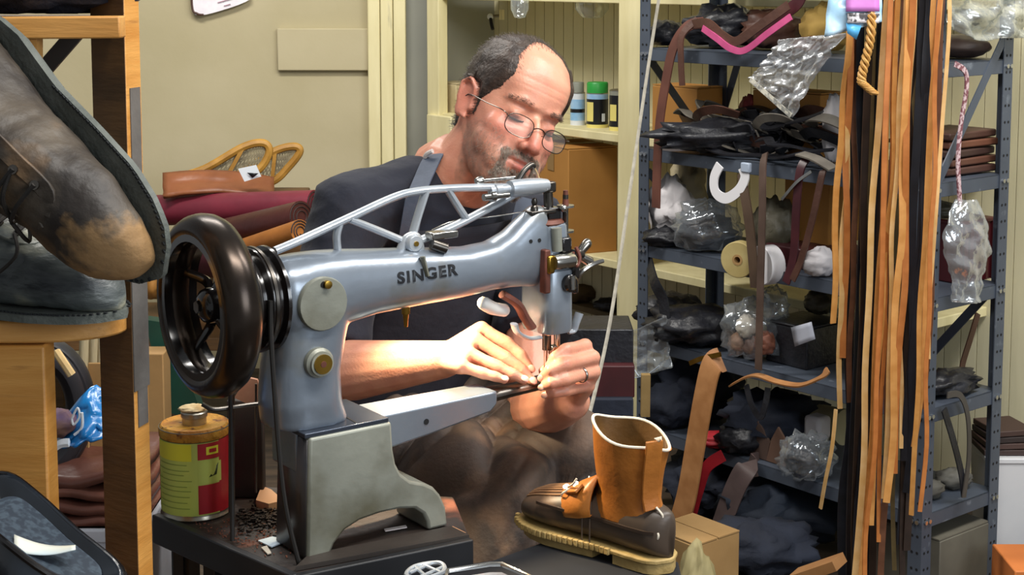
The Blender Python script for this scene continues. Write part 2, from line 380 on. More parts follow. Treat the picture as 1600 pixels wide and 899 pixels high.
# pulley with grooves
lx([(.015, .03), (.052, .03), (.060, .034), (.0625, .040), (.0615, .045), (.055, .049), (.055, .053), (.0645, .057), (.066, .062), (.0645, .067), (.057, .07), (.057, .074), (.0655, .077), (.066, .081), (.06, .085), (.02, .088)], 0, n=48).build('pulley', M_blackg, mach)
lx([(.0612, .0395), (.0635, .0405), (.0632, .0435), (.0612, .0445)], 0, n=48).build('pulley_band', M_steeld, mach)
lx([(.0648, .059), (.0668, .060), (.0668, .064), (.0648, .065)], 0, n=48).build('pulley_band', M_steeld, mach)
lx([(.014, -.01), (.014, .13)], 0, n=16).build('shaft', M_steeld, mach)
# belt down to the treadle
b = MB(); b.tube(spline([(.055, -.060, AZ+.01), (.055, -.061, AZ-.06), (.066, -.062, .1), (.085, -.064, .003), (.10, -.066, -.05)], 6), .0032, 8).build('drive_belt', M_rubber, mach)
MB().tube(spline([(.055, .058, AZ), (.055, .058, .1), (.05, .05, .003)], 6), .0032, 8).build('drive_belt', M_rubber, mach)
# arm + column: one cast body lofted along the arm and down the column
def ring(cx, cy, cz, ry, rz_, n=28, e=2.4, tilt=0):
    out = []
    for i in range(n):
        a = 2*math.pi*i/n; c, s_ = math.cos(a), math.sin(a)
        y = math.copysign(abs(c)**(2/e), c)*ry; z = math.copysign(abs(s_)**(2/e), s_)*rz_
        out.append(Vector((cx+z*math.sin(tilt), cy+y, cz+z*math.cos(tilt))))
    return out
body = MB()
arm = [(.082, AZ, .030, .030), (.086, AZ, .042, .044), (.098, AZ-.002, .047, .052), (.125, AZ-.004, .048, .056), (.155, AZ-.002, .046, .054), (.19, AZ+.002, .043, .048), (.23, AZ+.003, .041, .043), (.28, AZ+.002, .039, .040), (.33, AZ, .036, .037), (.38, AZ-.001, .033, .034), (.42, AZ+.002, .030, .034), (.45, AZ+.008, .028, .040), (.475, AZ+.016, .027, .050), (.495, AZ+.022, .026, .058), (.51, AZ+.022, .026, .058)]
body.loft([ring(x, 0, z, ry, rz_) for x, z, ry, rz_ in arm])
def hring(cx, cz, rx, ry, n=28, e=2.8):
    out = []
    for i in range(n):
        a = 2*math.pi*i/n; c, s_ = math.cos(a), math.sin(a)
        out.append(Vector((cx+math.copysign(abs(c)**(2/e), c)*rx, math.copysign(abs(s_)**(2/e), s_)*ry, cz)))
    return out
body.loft([hring(x, z, rx, ry) for z, x, rx, ry in [(.160, .130, .054, .047), (.17, .128, .0525, .047), (.19, .124, .050, .049), (.23, .125, .048, .047), (.27, .132, .050, .046), (.30, .138, .052, .045), (.33, .135, .045, .043)]])
bo = body.build('arm_casting', M_mach, mach, smooth=180)
q = bo.modifiers.new('blend', 'REMESH'); q.mode = 'VOXEL'; q.voxel_size = .0028; q.use_smooth_shade = True
q = bo.modifiers.new('soft', 'SMOOTH'); q.factor = .6; q.iterations = 14
YF = Matrix.Rotation(R(90), 4, 'X')       # lathe axis along -y (front)
def ly(prof, x, y, z, n=32): return MB().lathe(prof, Matrix.Translation((x, y, z)) @ YF, n)
# round cover plate with screw, oiler cap
cp = ly([(0, 0), (.034, 0), (.0345, .006), (.033, .0085), (0, .009)], .132, -.0445, .322).build('cover_plate', M_base, mach)
ly([(0, .0085), (.0052, .0085), (.0052, .014), (0, .015)], .136, -.0445, .347, 14).build('plate_screw', M_brass, cp)
ly([(0, .0089), (.0042, .0089), (.0042, .0095), (0, .0095)], .1315, -.0445, .347, 12).build('screw_hole', M_dark, cp)
oc = ly([(0, 0), (.019, 0), (.019, .007), (.0155, .010), (.0155, .014), (0, .015)], .1255, -.0455, .248).build('oil_cap', M_base, mach)
ly([(.006, .0145), (.0125, .0145), (.0125, .0165), (.006, .0165)], .1255, -.0455, .248).build('cap_ring', M_brass, oc)
ly([(0, .0145), (.005, .0145), (.004, .017), (0, .017)], .1255, -.0455, .248, 12).build('cap_centre', M_rust, oc)
# lettering on the arm
cu = bpy.data.curves.new('letters', 'FONT'); cu.body = 'SINGER'; cu.size = .0205; cu.extrude = .0006; cu.offset = .0007; cu.space_character = 1.22; cu.align_x = 'CENTER'
tmp = bpy.data.objects.new('tmp', cu); COL.objects.link(tmp); bpy.context.view_layer.update()
dg = bpy.context.evaluated_depsgraph_get(); me = bpy.data.meshes.new_from_object(tmp.evaluated_get(dg)); bpy.data.objects.remove(tmp)
lt = bpy.data.objects.new('lettering', me); COL.objects.link(lt); lt.parent = mach; me.materials.clear(); me.materials.append(M_ink)
xs_ = [v_.co.x for v_ in me.vertices]; wdt = max(xs_)-min(xs_)
bpy.context.view_layer.update(); bo_e = bo.evaluated_get(bpy.context.evaluated_depsgraph_get())
for v_ in me.vertices:      # wrap onto the tapering arm
    x = .296+v_.co.x/wdt*.098; z = AZ+.004+v_.co.y
    ok, hit, nr_, _ = bo_e.ray_cast(Vector((x, -.2, z)), Vector((0, 1, 0)))
    v_.co = (x, (hit.y if ok else -.038)-.0005-v_.co.z, z)
lt['label'] = 'black SINGER lettering on the arm'
# bed (lower arm)
bed = MB()
def bring(x, hw, zt, zb): return [Vector((x, -hw, zb)), Vector((x, -hw, zt)), Vector((x, hw, zt)), Vector((x, hw, zb))]
bed.loft([bring(x, hw, zt, zb) for x, hw, zt, zb in [(.10, .034, .158, .105), (.19, .033, .158, .106), (.30, .030, .158, .117), (.405, .026, .158, .130), (.418, .0245, .158, .140)]])
bdo = bed.build('bed', M_mach, mach, bevel=.003)
ly([(0, 0), (.004, 0), (.004, .0006), (0, .0006)], .297, -.0304, .137, 12).build('bed_hole', M_dark, bdo)
tip = MB(); tip.loft([[Vector((x, w_*math.cos(2*math.pi*i/14), z+h*math.sin(2*math.pi*i/14))) for i in range(14)] for x, w_, h, z in [(.41, .019, .0105, .1465), (.46, .0165, .009, .1475), (.515, .0155, .008, .1485), (.545, .014, .0075, .149), (.553, .010, .005, .149)]])
tip.build('bed_tip', M_steeld, mach)
MB().box((.522, 0, .1572), (.03, .02, .002)).build('needle_plate', M_steel, mach, bevel=.0006)
# cast base with arched foot
bs = MB()
prof = [(.098, 0), (.104, .157), (.224, .157), (.2262, .12), (.230, .10), (.238, .085), (.252, .073), (.272, .066), (.288, .057), (.299, .044), (.307, .026), (.310, 0), (.279, 0), (.278, .012), (.272, .024), (.259, .034), (.235, .0385), (.205, .039), (.175, .036), (.153, .028), (.138, .014), (.131, 0)]
bs.add([(x, -.062, z) for x, z in prof]+[(x, .02, z) for x, z in prof], [tuple(range(len(prof))), tuple(range(len(prof), 2*len(prof)))[::-1]]+[(i, (i+1) % len(prof), len(prof)+(i+1) % len(prof), len(prof)+i) for i in range(len(prof))])
bs.build('cast_base', M_base, mach, bevel=.004, smooth=30)
MB().add([(.0972, -.0585, .003), (.0972, .018, .003), (.1028, .018, .154), (.1028, -.0585, .154)], [(0, 1, 2, 3)]).build('base_side', mat('dark_base_side', '#26262a', '#3a3430', rough=.4, scale=10), mach, solid=.0012)  # thin near-black sheet laid over the left face of the grey base
MB().box((.160, -.004, .1595), (.122, .110, .006)).build('base_plate', mat('slate_plate', '#4c5360', '#3b4048', rough=.25, metal=.6, scale=8), mach, bevel=.001)
MB().bar((.175, -.056, .1628), (.178, -.02, .1628), .002, .001).build('plate_scratch', M_steel, mach)
# pressure lever: cast truss
def strut(pts, wd, th, m=M_alu, name='lever_strut', n=8, par=None, sc=None):
    p = spline(pts, n); return MB().sweep(p, [(th/2*math.cos(2*math.pi*k/10), wd/2*math.sin(2*math.pi*k/10)) for k in range(10)], up=Vector((0, 1, 0)), scale=sc).build(name, m, par or mach)
lv = strut([(.092, 0, .386), (.125, 0, .395), (.20, 0, .418), (.265, 0, .438), (.30, 0, .4435), (.35, 0, .4435), (.42, 0, .4395), (.475, 0, .435)], .0135, .011, name='pressure_lever')
strut([(.287, 0, .372), (.36, 0, .390), (.42, 0, .410), (.47, 0, .428)], .015, .011, par=lv)
strut([(.20, 0, .416), (.245, 0, .396), (.288, 0, .376)], .0145, .010, par=lv)
strut([(.318, 0, .443), (.305, 0, .41), (.293, 0, .376)], .015, .010, par=lv)
strut([(.352, 0, .443), (.368, 0, .42), (.384, 0, .398)], .013, .010, par=lv)
strut([(.186, 0, .412), (.181, 0, .395), (.183, 0, .372)], .012, .010, par=lv)
strut([(.275, -.004, .366), (.284, -.006, .382), (.298, -.006, .383), (.306, -.004, .362)], .014, .014, name='pivot_lug')
ly([(0, 0), (.0125, 0), (.0125, .012), (.010, .015), (0, .015)], .29, -.004, .377, 20).build('pivot', M_alu, mach)
ly([(0, 0), (.0035, 0), (.0035, .017), (0, .017)], .29, -.004, .377, 12).build('pivot_pin', M_brass, mach)
strut([(.29, -.034, .362), (.293, -.036, .345), (.295, -.037, .336)], .012, .006, m=M_base, name='pivot_bracket')
MB().box((.335, -.012, .384), (.042, .02, .010), rz=0).build('lever_block', M_steel, mach, bevel=.002)
MB().cyl((.315, -.018, .374), (.335, -.022, .366), .0075, 12).build('lever_screw', M_steeld, mach)
# lever end: socket, screws, link
lx([(0, -.052), (.006, -.052), (.0065, -.045), (.0085, -.044), (.0085, -.034), (.006, -.033), (.0065, -.02), (.0115, -.018), (.0125, -.01), (.0125, .012), (.011, .034), (.0085, .047), (0, .048)], .472, -.004, .435, 20).build('lever_socket', M_alu, mach)
lx([(0, -.062), (.005, -.062), (.005, -.052), (.0075, -.05), (.0075, -.044), (.004, -.043), (.004, -.02)], .466, -.012, .428, 14).build('thumb_screw', M_steel, mach)
lx([(0, -.066), (.004, -.066), (.006, -.062), (.006, -.056), (.0025, -.054), (.0025, -.0)], .468, .004, .449, 14).build('thumb_screw', M_steel, mach)
MB().tube(spline([(.47, 0, .444), (.482, 0, .458), (.494, 0, .465), (.499, 0, .462)], 6), .0042, 10).build('guide_arm', M_steeld, mach)
MB().tube(spline([(.498, 0, .463), (.506, 0, .450), (.51, -.002, .432)], 5), .0009, 6).build('thread', mat('thread_tan', '#c9a878', rough=.8), mach)
MB().box((.522, -.002, .432), (.02, .016, .016)).build('link_block', M_steeld, mach, bevel=.003)
MB().cyl((.522, -.002, .43), (.524, -.002, .382), .0068, 14).build('presser_bar', M_steeld, mach)
# head: tall plate and mechanisms
hd = MB(); hd.loft([hring(.522, z, rx, ry, 24, 3.2) for z, rx, ry in [(.232, .023, .030), (.236, .025, .032), (.30, .025, .032), (.345, .024, .030), (.378, .022, .028), (.381, .020, .026)]])
head = hd.build('head_block', M_mach, mach)
MB().loft([hring(.522, z, rx, ry, 24, 4) for z, rx, ry in [(.226, .024, .0345), (.232, .026, .036), (.312, .026, .036), (.316, .0245, .0345)]]).build('face_plate', M_mach, mach)
MB().box((.522, 0, .228), (.042, .058, .008)).build('head_foot', M_steel, mach, bevel=.002)
ly([(0, 0), (.0125, 0), (.0125, .0065), (.0095, .009), (0, .009)], .533, -.036, .298, 20).build('face_slot', M_blackg, mach)
MB().tube([(.533, -.045, .310), (.533, -.046, .290)], [.0045, .0035], 10).build('slot_roller', M_steel, mach)
MB().box((.496, -.030, .318), (.010, .014, .062)).build('side_bar', M_rust, mach, bevel=.002)
MB().box((.50, -.037, .328), (.012, .008, .026)).build('side_clip', M_brass, mach, bevel=.003)
lx([(0, -.018), (.0105, -.018), (.0115, -.012), (.0115, .014), (.009, .018), (0, .018)], .521, -.04, .331, 18).build('tension_roller', M_steel, mach)
MB().cyl((.516, -.032, .345), (.514, -.032, .378), .0075, 12).build('oil_tube', M_base, mach)
MB().box((.53, -.03, .352), (.018, .014, .022)).build('cam_block', M_blackg, mach, bevel=.003)
# top of head: ring plate, posts
ms = MB().lathe([(.012, .378), (.026, .378), (.028, .382), (.024, .387), (.012, .387)], Matrix.Translation((.518, 0, 0)), 20).build('top_collar', M_rust, mach)
MB().box((.505, -.006, .3985), (.044, .02, .006)).build('top_bridge', M_steeld, mach, bevel=.0015)
MB().box((.525, -.002, .3945), (.022, .026, .018)).build('top_cam', M_blackg, mach, bevel=.002)
for x, y in ((.490, -.01), (.507, -.014)): MB().cyl((x, y, .385), (x, y, .398), .004, 10).build('bridge_post', M_steel, mach)
MB().lathe([(0, 0), (.0055, 0), (.0055, .006), (.003, .009), (.0045, .014), (.003, .019), (0, .02)], Matrix.Translation((.492, -.01, .4)), 10).build('wing_stud', M_steeld, mach)
MB().ball((.536, -.02, .402), .0055).build('stud_ball', M_steel, mach)
# tension post on the right
MB().cyl((.546, -.012, .335), (.546, -.012, .42), .0042, 12).build('tension_post', M_steeld, mach)
MB().cyl((.546, -.012, .40), (.546, -.012, .426), .005, 12, .0035).build('tension_spring', M_rust, mach)
for z in (.402, .366): MB().lathe([(.004, 0), (.0125, 0), (.0125, .003), (.004, .0035)], Matrix.Translation((.546, -.012, z)), 16).build('tension_disc', M_steel, mach)
MB().cyl((.543, -.018, .345), (.543, -.018, .395), .002, 8).build('thread_rod', M_steeld, mach)
# wing nut and levers, right side
MB().cap_tube([(.556, -.03, .336), (.569, -.032, .35)], [.006, .0075], 10).build('wing_nut', M_steel, mach)
MB().cap_tube([(.556, -.03, .334), (.573, -.032, .324)], [.0055, .0075], 10).build('wing_nut', M_steel, mach)
lx([(0, 0), (.009, 0), (.009, .014), (.006, .018), (0, .018)], .545, -.03, .335, 14).build('nut_boss', M_steeld, mach)
MB().tube(spline([(.552, -.03, .298), (.558, -.036, .312), (.575, -.038, .320), (.594, -.038, .323)], 6), [.004-.0008*i/18 for i in range(19)], 8).build('take_up_lever', M_steel, mach)
MB().tube(spline([(.546, -.036, .348), (.55, -.04, .332), (.542, -.042, .322), (.537, -.04, .342)], 6), .0028, 8).build('thread_spring', M_rust, mach)
MB().box((.548, -.028, .318), (.014, .018, .034)).build('lever_housing', M_blackg, mach, bevel=.004)
MB().box((.549, -.030, .29), (.008, .012, .02)).build('lever_housing', M_blackg, mach, bevel=.003)
# wing levers under the head
for sg, x0, x1 in ((-1, .495, .448), (1, .545, .564)):
    p = spline([(x0, -.02, .222), (lerp(x0, x1, .45), -.022, .224), (x1-sg*.006, -.022, .235), (x1, -.022, .248)], 6)
    MB().sweep(p, [(.0035*math.cos(2*math.pi*k/10), .0078*math.sin(2*math.pi*k/10)) for k in range(10)], up=Vector((0, 1, 0)), scale=[lerp(.75, 1.1, i/(len(p)-1)) for i in range(len(p))]).build('wing_lever', M_alu, mach)
# needle bar, presser foot
MB().cyl((.522, 0, .228), (.522, 0, .196), .0065, 12).build('needle_bar', M_steeld, mach)
MB().cyl((.534, -.008, .228), (.534, -.008, .186), .0042, 12).build('presser_rod', M_steel, mach)
MB().cyl((.522, 0, .2), (.522, 0, .158), .0016, 8, .0009).build('needle', M_steel, mach)
MB().box((.53, -.006, .196), (.012, .012, .014)).build('needle_clamp', M_steel, mach, bevel=.002)
MB().tube(spline([(.534, -.008, .192), (.531, -.008, .176), (.524, -.006, .166), (.512, -.004, .164)], 6), [.004]*18+[.003], 8, flat=.6).build('presser_foot', M_steeld, mach)
MB().cyl((.508, -.012, .228), (.509, -.012, .168), .0007, 6).build('needle_thread', M_steel, mach)
# curved red lever behind the head, white guard, brass drip oiler
strut([(.44, -.005, .288), (.462, -.01, .272), (.474, -.012, .252), (.485, -.014, .236)], .02, .012, m=M_rust, name='knee_lever')
MB().cap_tube(spline([(.412, .0, .278), (.43, .004, .268), (.45, .006, .262)], 5), .0095, 10).build('white_guard', mat('white_enamel', '#eceae4', rough=.3), mach)
MB().cyl((.285, 0, .292), (.285, 0, .280), .006, 10).cyl((.285, 0, .281), (.285, 0, .262), .0045, 10, .0025).build('drip_oiler', M_brass, mach)
MB().tube(spline([(.34, .02, .385), (.37, .01, .396), (.43, 0, .398), (.485, 0, .4)], 6), .0009, 6).build('thread', M_steel, mach)
for x in (.474, .489): ly([(0, 0), (.0028, 0), (.0028, .0012), (0, .0012)], x, -.0255, .362, 10).build('arm_hole', M_dark, mach)
# assumed lamp under the arm, light only with no fixture, pointing at the needle
lamp_d = bpy.data.lights.new('assumed_machine_lamp', 'SPOT'); lamp_d.energy = 15; lamp_d.color = (1, .80, .52); lamp_d.spot_size = R(120); lamp_d.spot_blend = .8; lamp_d.shadow_soft_size = .02
lamp = bpy.data.objects.new('assumed_machine_lamp', lamp_d); COL.objects.link(lamp)
lp = PM[mach.name] @ Vector((.33, .09, .33)); lt_ = PM[mach.name] @ Vector((.37, .03, .16)); lamp.location = lp
lamp.rotation_euler = (lt_-lp).to_track_quat('-Z', 'Y').to_euler()
# ================================================================== bench top under the machine
M_bench = mat('grimy_bench', '#3a302b', '#241f1d', rough=.55, scale=9, c3='#7a4a38', c3lo=.58, c3hi=.7, c3scale=12, bump=.25, bscale=40)
M_bedge = mat('bench_edge_black', '#222326', '#15161a', rough=.5, scale=8)
cA = atz(243, 806, TZ); cB = atz(462, 902, TZ); cC = atz(737, 845, TZ); cD = cA+(cC-cB)
bench = thing('work_bench', 'grimy dark bench top carrying the sewing machine', 'bench', ((cA.x+cC.x)/2, (cA.y+cC.y)/2, 0))
cB2 = atz(470, 899, TZ); far1 = Vector((-.55, 2.2, TZ)); far2 = Vector((-.02, 2.2, TZ)); cBx = cB+(cB-cC)*.0
def slab_poly(pts, z0, z1):
    mb = MB(); k = len(pts); return mb.add([(p.x, p.y, z0) for p in pts]+[(p.x, p.y, z1) for p in pts], [tuple(range(k))[::-1], tuple(range(k, 2*k))]+[(i, (i+1) % k, k+(i+1) % k, k+i) for i in range(k)])
slab_poly([cA, cB, cC, Vector((cC.x-.03, 2.1, 0)), Vector((cA.x+.02, 2.16, 0))], TZ-.022, TZ-.001).build('bench_top', M_bench, bench, bevel=.003, world=True)
e1 = (cB-cA).normalized(); e2 = (cC-cB).normalized()
MB().bar(cA+Vector((0, 0, -.017)), cB+Vector((0, 0, -.017)), .012, .04).build('bench_edge', M_bedge, bench, bevel=.002, world=True)
MB().bar(cB+Vector((0, 0, -.03)), cC+Vector((0, 0, -.03)), .012, .066).build('bench_edge', M_bedge, bench, bevel=.002, world=True)
for p in (cA+e1*.02+Vector((.02, .03, 0)), cB+Vector((.0, .03, 0)), cC+Vector((-.03, .04, 0)), Vector((cA.x+.06, 2.12, 0))):
    MB().box((p.x, p.y, (TZ-.03)/2), (.03, .03, TZ-.03)).build('leg', M_bedge, bench, bevel=.003, world=True)
for k in range(3):
    p = cA+e1*(.03+.035*k)
    MB().box((p.x+.01, p.y+.02, TZ-.2), (.012, .012, .36)).build('slat', M_bedge, bench, world=True)
# loose boards on the bench, front right
pp = [atz(x, y, TZ) for x, y in ((462, 893), (733, 843), (704, 829), (482, 874))]
o = slab_poly(pp, TZ+.000, TZ+.006).build('bench_board', mat('dark_ply', '#3b342f', '#2a2522', rough=.5, scale=8, bump=.1)); tag(o, 'thin dark board lying on the bench under the machine foot', 'board')
# ================================================================== the shoemaker
def rot_h(yaw, pit, rol): return (Matrix.Rotation(yaw, 4, 'Z') @ Matrix.Rotation(pit, 4, 'X') @ Matrix.Rotation(rol, 4, 'Y'))
HROT = rot_h(R(-152), R(-4), R(-25))
HC = at(797, 177, 2.47)
HM = Matrix.Translation(HC) @ HROT
HI = HM.inverted()
fT = Vector((.62, -.785, 0)).normalized(); rT = Vector((fT.y, -fT.x, 0))      # body forward, his right
neckb = at(690, 268, 2.53)
shR = at(548, 330, 2.40); shL = Vector((.035, 2.66, .985))
pel = Vector((neckb.x-.10, neckb.y+.10, .60))
person = thing('person', 'man in navy t-shirt and apron bent over the sewing machine', 'person', (pel.x, pel.y, 0))
def ringw(c, ax, ay, rx, ry, n=24, e=2.3):
    out = []
    for i in range(n):
        a = 2*math.pi*i/n; cc, ss = math.cos(a), math.sin(a)
        out.append(Vector(c)+ax*math.copysign(abs(cc)**(2/e), cc)*rx+ay*math.copysign(abs(ss)**(2/e), ss)*ry)
    return out
def bake(mb, name, voxel, it, fac=.5):
    me = bpy.data.meshes.new(name); me.from_pydata([tuple(p) for p in mb.v], [], mb.f)
    bm = bmesh.new(); bm.from_mesh(me); bmesh.ops.recalc_face_normals(bm, faces=bm.faces); bm.to_mesh(me); bm.free()
    ob = bpy.data.objects.new(name, me); COL.objects.link(ob)
    q = ob.modifiers.new('r', 'REMESH'); q.mode = 'VOXEL'; q.voxel_size = voxel
    q = ob.modifiers.new('s', 'SMOOTH'); q.factor = fac; q.iterations = it
    bpy.context.view_layer.update(); dgr = bpy.context.evaluated_depsgraph_get()
    out = bpy.data.meshes.new_from_object(ob.evaluated_get(dgr)); bpy.data.objects.remove(ob); bpy.data.meshes.remove(me); out.name = name
    return out
def verts(me):
    a = np.empty(len(me.vertices)*3); me.vertices.foreach_get('co', a); return a.reshape(-1, 3)
def norms(me):
    a = np.empty(len(me.vertices)*3); me.vertex_normals.foreach_get('vector', a); return a.reshape(-1, 3)
def setv(me, a): me.vertices.foreach_set('co', a.ravel()); me.update()
H = MB()
# skull and jaw
ex = Vector((1, 0, 0)); ey = Vector((0, 1, 0))
skull = [(-.128, .020, .082, .040), (-.122, .034, .092, .02), (-.108, .045, .098, -.005), (-.09, .053, .099, -.03), (-.07, .059, .0985, -.06), (-.045, .0645, .096, -.078), (-.02, .068, .092, -.09), (0, .0705, .0885, -.097), (.02, .073, .091, -.101), (.045, .0745, .0905, -.103), (.07, .0725, .083, -.098), (.095, .063, .064, -.083), (.112, .047, .041, -.06), (.122, .026, .016, -.033), (.126, .008, .0, -.015)]
H.loft([[HM @ p for p in ringw((0, (f+b)/2, z), ex, ey, hw, (f-b)/2, 32, 2.25)] for z, hw, f, b in skull])
def hb(c, r): H.ball(HM @ Vector(c), r, HROT)
def ht(pts, r, n=10): H.cap_tube([HM @ Vector(p) for p in pts], r, n)
ht([(0, .083, .008), (0, .099, -.014), (0, .109, -.030), (0, .113, -.040)], [.0075, .009, .0105, .0115])
for sg in (-1, 1):
    hb((sg*.0125, .100, -.043), (.0085, .011, .0085))
    ht([(sg*.012, .085, .019), (sg*.03, .081, .022), (sg*.05, .064, .018)], [.008, .009, .008])
    hb((sg*.040, .055, -.03), (.026, .024, .028))
    hb((sg*.032, .0735, -.0015), (.0145, .0125, .0125))
    hb((sg*.03, .07, -.075), (.022, .024, .026)); hb((sg*.044, .046, -.055), (.024, .03, .03))
ht([(-.024, .086, -.0665), (-.01, .0985, -.064), (.0, .0985, -.0655), (.01, .0985, -.064), (.024, .086, -.0665)], .0055)
ht([(-.021, .087, -.0735), (-.009, .098, -.0775), (.009, .098, -.0775), (.021, .087, -.0735)], .0062)
hb((0, .082, -.112), (.024, .02, .018))
# ears
for sg in (-1, 1):
    E = HROT @ Matrix.Rotation(R(sg*16), 4, 'Z') @ Matrix.Rotation(R(-12), 4, 'X')
    H.ball(HM @ Vector((sg*.076, -.012, -.008)), (.0075, .0195, .033), E)
    ht([(sg*.073, .002, -.02), (sg*.076, .0, .012), (sg*.084, -.012, .026), (sg*.086, -.028, .016), (sg*.083, -.028, -.008), (sg*.077, -.014, -.032), (sg*.074, -.002, -.036)], .0048)
# neck
nk = [HM @ Vector((0, -.035, .0)), HM @ Vector((0, -.03, -.06)), lerp(HM @ Vector((0, -.04, -.12)), neckb, .25), lerp(HM @ Vector((0, -.04, -.12)), neckb, .7), neckb+Vector((0, 0, -.05))]
H.tube(spline(nk, 5), [lerp(.058, .068, i/20) for i in range(21)], 20)
H.cap_tube([HM @ Vector((.05, -.03, -.03)), lerp(HM @ Vector((.04, .0, -.1)), neckb, .5), neckb+fT*.06+Vector((0, 0, -.03))], .016)
# torso
def torso(gr):
    sp = []
    cc = [(pel, .165, .115), (lerp(pel, neckb, .3)-fT*.02, .165, .115), (lerp(pel, neckb, .6)-fT*.015, .175, .115), (lerp(pel, neckb, .8), .165, .1), (lerp(pel, neckb, .92), .12, .078), (neckb, .07, .062)]
    return [ringw(c, rT+Vector((0, 0, .12 if i > 2 else 0)), fT, a+gr, b+gr, 28, 2.3) for i, (c, a, b) in enumerate(cc)]
H.loft(torso(0))
H.cap_tube([neckb+Vector((0, 0, -.045)), lerp(neckb, shR, .55)+Vector((0, 0, -.02)), shR], [.055, .058, .056])
H.cap_tube([neckb+Vector((0, 0, -.05)), lerp(neckb, shL, .55)+Vector((0, 0, -.03)), shL], [.055, .055, .052])
elR = at(498, 585, 2.30); wrR = at(684, 563, 2.165)
elL = at(833, 640, 2.42); wrL = at(893, 628, 2.225)
H.cap_tube([shR, lerp(shR, elR, .5), elR], [.055, .049, .043], 16)
H.cap_tube([elR, lerp(elR, wrR, .3), lerp(elR, wrR, .7), wrR, lerp(elR, wrR, 1.06)], [.043, .046, .036, .0285, .027], 16)
H.cap_tube([shL, lerp(shL, elL, .5), elL], [.052, .048, .041], 16)
H.cap_tube([elL, lerp(elL, wrL, .35), lerp(elL, wrL, .75), wrL], [.041, .045, .036, .0285], 16)
# hands: palm from wrist to the four knuckles, then fingers
FR = [[(752, 514, 2.178), (793, 537, 2.168), (815, 556, 2.16), (829, 577, 2.153)], [(743, 531, 2.155), (790, 560, 2.143), (816, 579, 2.135), (831, 596, 2.13)],
      [(733, 553, 2.13), (778, 574, 2.118), (803, 586, 2.112), (818, 594, 2.11)], [(722, 573, 2.108), (756, 584, 2.098), (775, 589, 2.093), (788, 594, 2.09)]]
FL = [[(914, 541, 2.17), (884, 547, 2.132), (867, 559, 2.125), (858, 573, 2.13)], [(926, 559, 2.165), (882, 570, 2.113), (860, 579, 2.108), (849, 588, 2.118)],
      [(927, 581, 2.165), (882, 593, 2.108), (861, 599, 2.103), (850, 604, 2.112)], [(918, 603, 2.172), (883, 611, 2.12), (866, 614, 2.114), (854, 617, 2.12)]]
rad = [(.0104, .0098, .0087, .0070), (.0106, .0100, .0088, .0070), (.0102, .0096, .0085, .0068), (.0092, .0084, .0076, .0062)]
nails = []
for fing, wr, sgn in ((FR, wrR, 1), (FL, wrL, -1)):
    for k, f in enumerate(fing):
        P = [at(*q) for q in f]
        H.cap_tube([lerp(wr, P[0], .35), lerp(wr, P[0], .7), P[0]], [.0155, .0135, .0118], 12)
        # phalanges: knuckles a little wider than shafts
        pts = []; rr = []
        for i in range(3):
            pts += [P[i], lerp(P[i], P[i+1], .5)]; rr += [rad[k][i]*1.06, (rad[k][i]+rad[k][i+1])/2*.94]
        pts.append(P[3]); rr.append(rad[k][3])
        H.cap_tube(pts, rr, 12)
        nails.append((P[2], P[3], rad[k][3], sgn))
    K = [at(*f[0]) for f in fing]
    for a in range(3): H.cap_tube([lerp(wr, lerp(K[a], K[a+1], .5), .4), lerp(wr, lerp(K[a], K[a+1], .5), .9)], [.0145, .0112], 10)
H.cap_tube([lerp(wrR, at(742, 540, 2.17), .3), at(742, 562, 2.19), at(778, 580, 2.185), at(800, 592, 2.18)], [.016, .0125, .0108, .0085])
H.cap_tube([lerp(wrL, at(*FL[0][0]), .3), at(885, 585, 2.2), at(866, 572, 2.175), at(850, 580, 2.158)], [.016, .0125, .0108, .0085])
bm_ = bake(H, 'body', .0024, 5, .5)
# ---- sculpt the face
E_ = np.empty(len(bm_.edges)*2, int); bm_.edges.foreach_get('vertices', E_); E_ = E_.reshape(-1, 2)
def relax(V, wgt, it):
    deg = np.bincount(E_.ravel(), minlength=len(V))[:, None]
    for _ in range(it):
        acc = np.zeros_like(V); np.add.at(acc, E_[:, 0], V[E_[:, 1]]); np.add.at(acc, E_[:, 1], V[E_[:, 0]])
        V = V+(acc/deg-V)*wgt[:, None]
    return V
V = verts(bm_); hi = np.array(HI); Lc = V @ hi[:3, :3].T+hi[:3, 3]
wf = ((Lc[:, 1] > .01) & (Lc[:, 2] > -.1) & (Lc[:, 2] < .13) & (np.abs(Lc[:, 0]) < .075) & ~((np.abs(Lc[:, 0]) < .026) & (Lc[:, 2] < -.02)))*.5
setv(bm_, relax(V, wf, 10))
V = verts(bm_); N = norms(bm_); hi = np.array(HI); Lc = V @ hi[:3, :3].T+hi[:3, 3]
hm3 = np.array(HM)[:3, :3]
near = (Lc[:, 2] > -.15) & (np.abs(Lc[:, 0]) < .1) & (Lc[:, 1] > -.13)
def g(c, s):
    s = np.array(s if not isinstance(s, float) else (s, s, s)); d = (Lc-np.array(c))/s; return np.exp(-.5*(d*d).sum(1))*near
dsp = np.zeros(len(V)); mv = np.zeros_like(V)
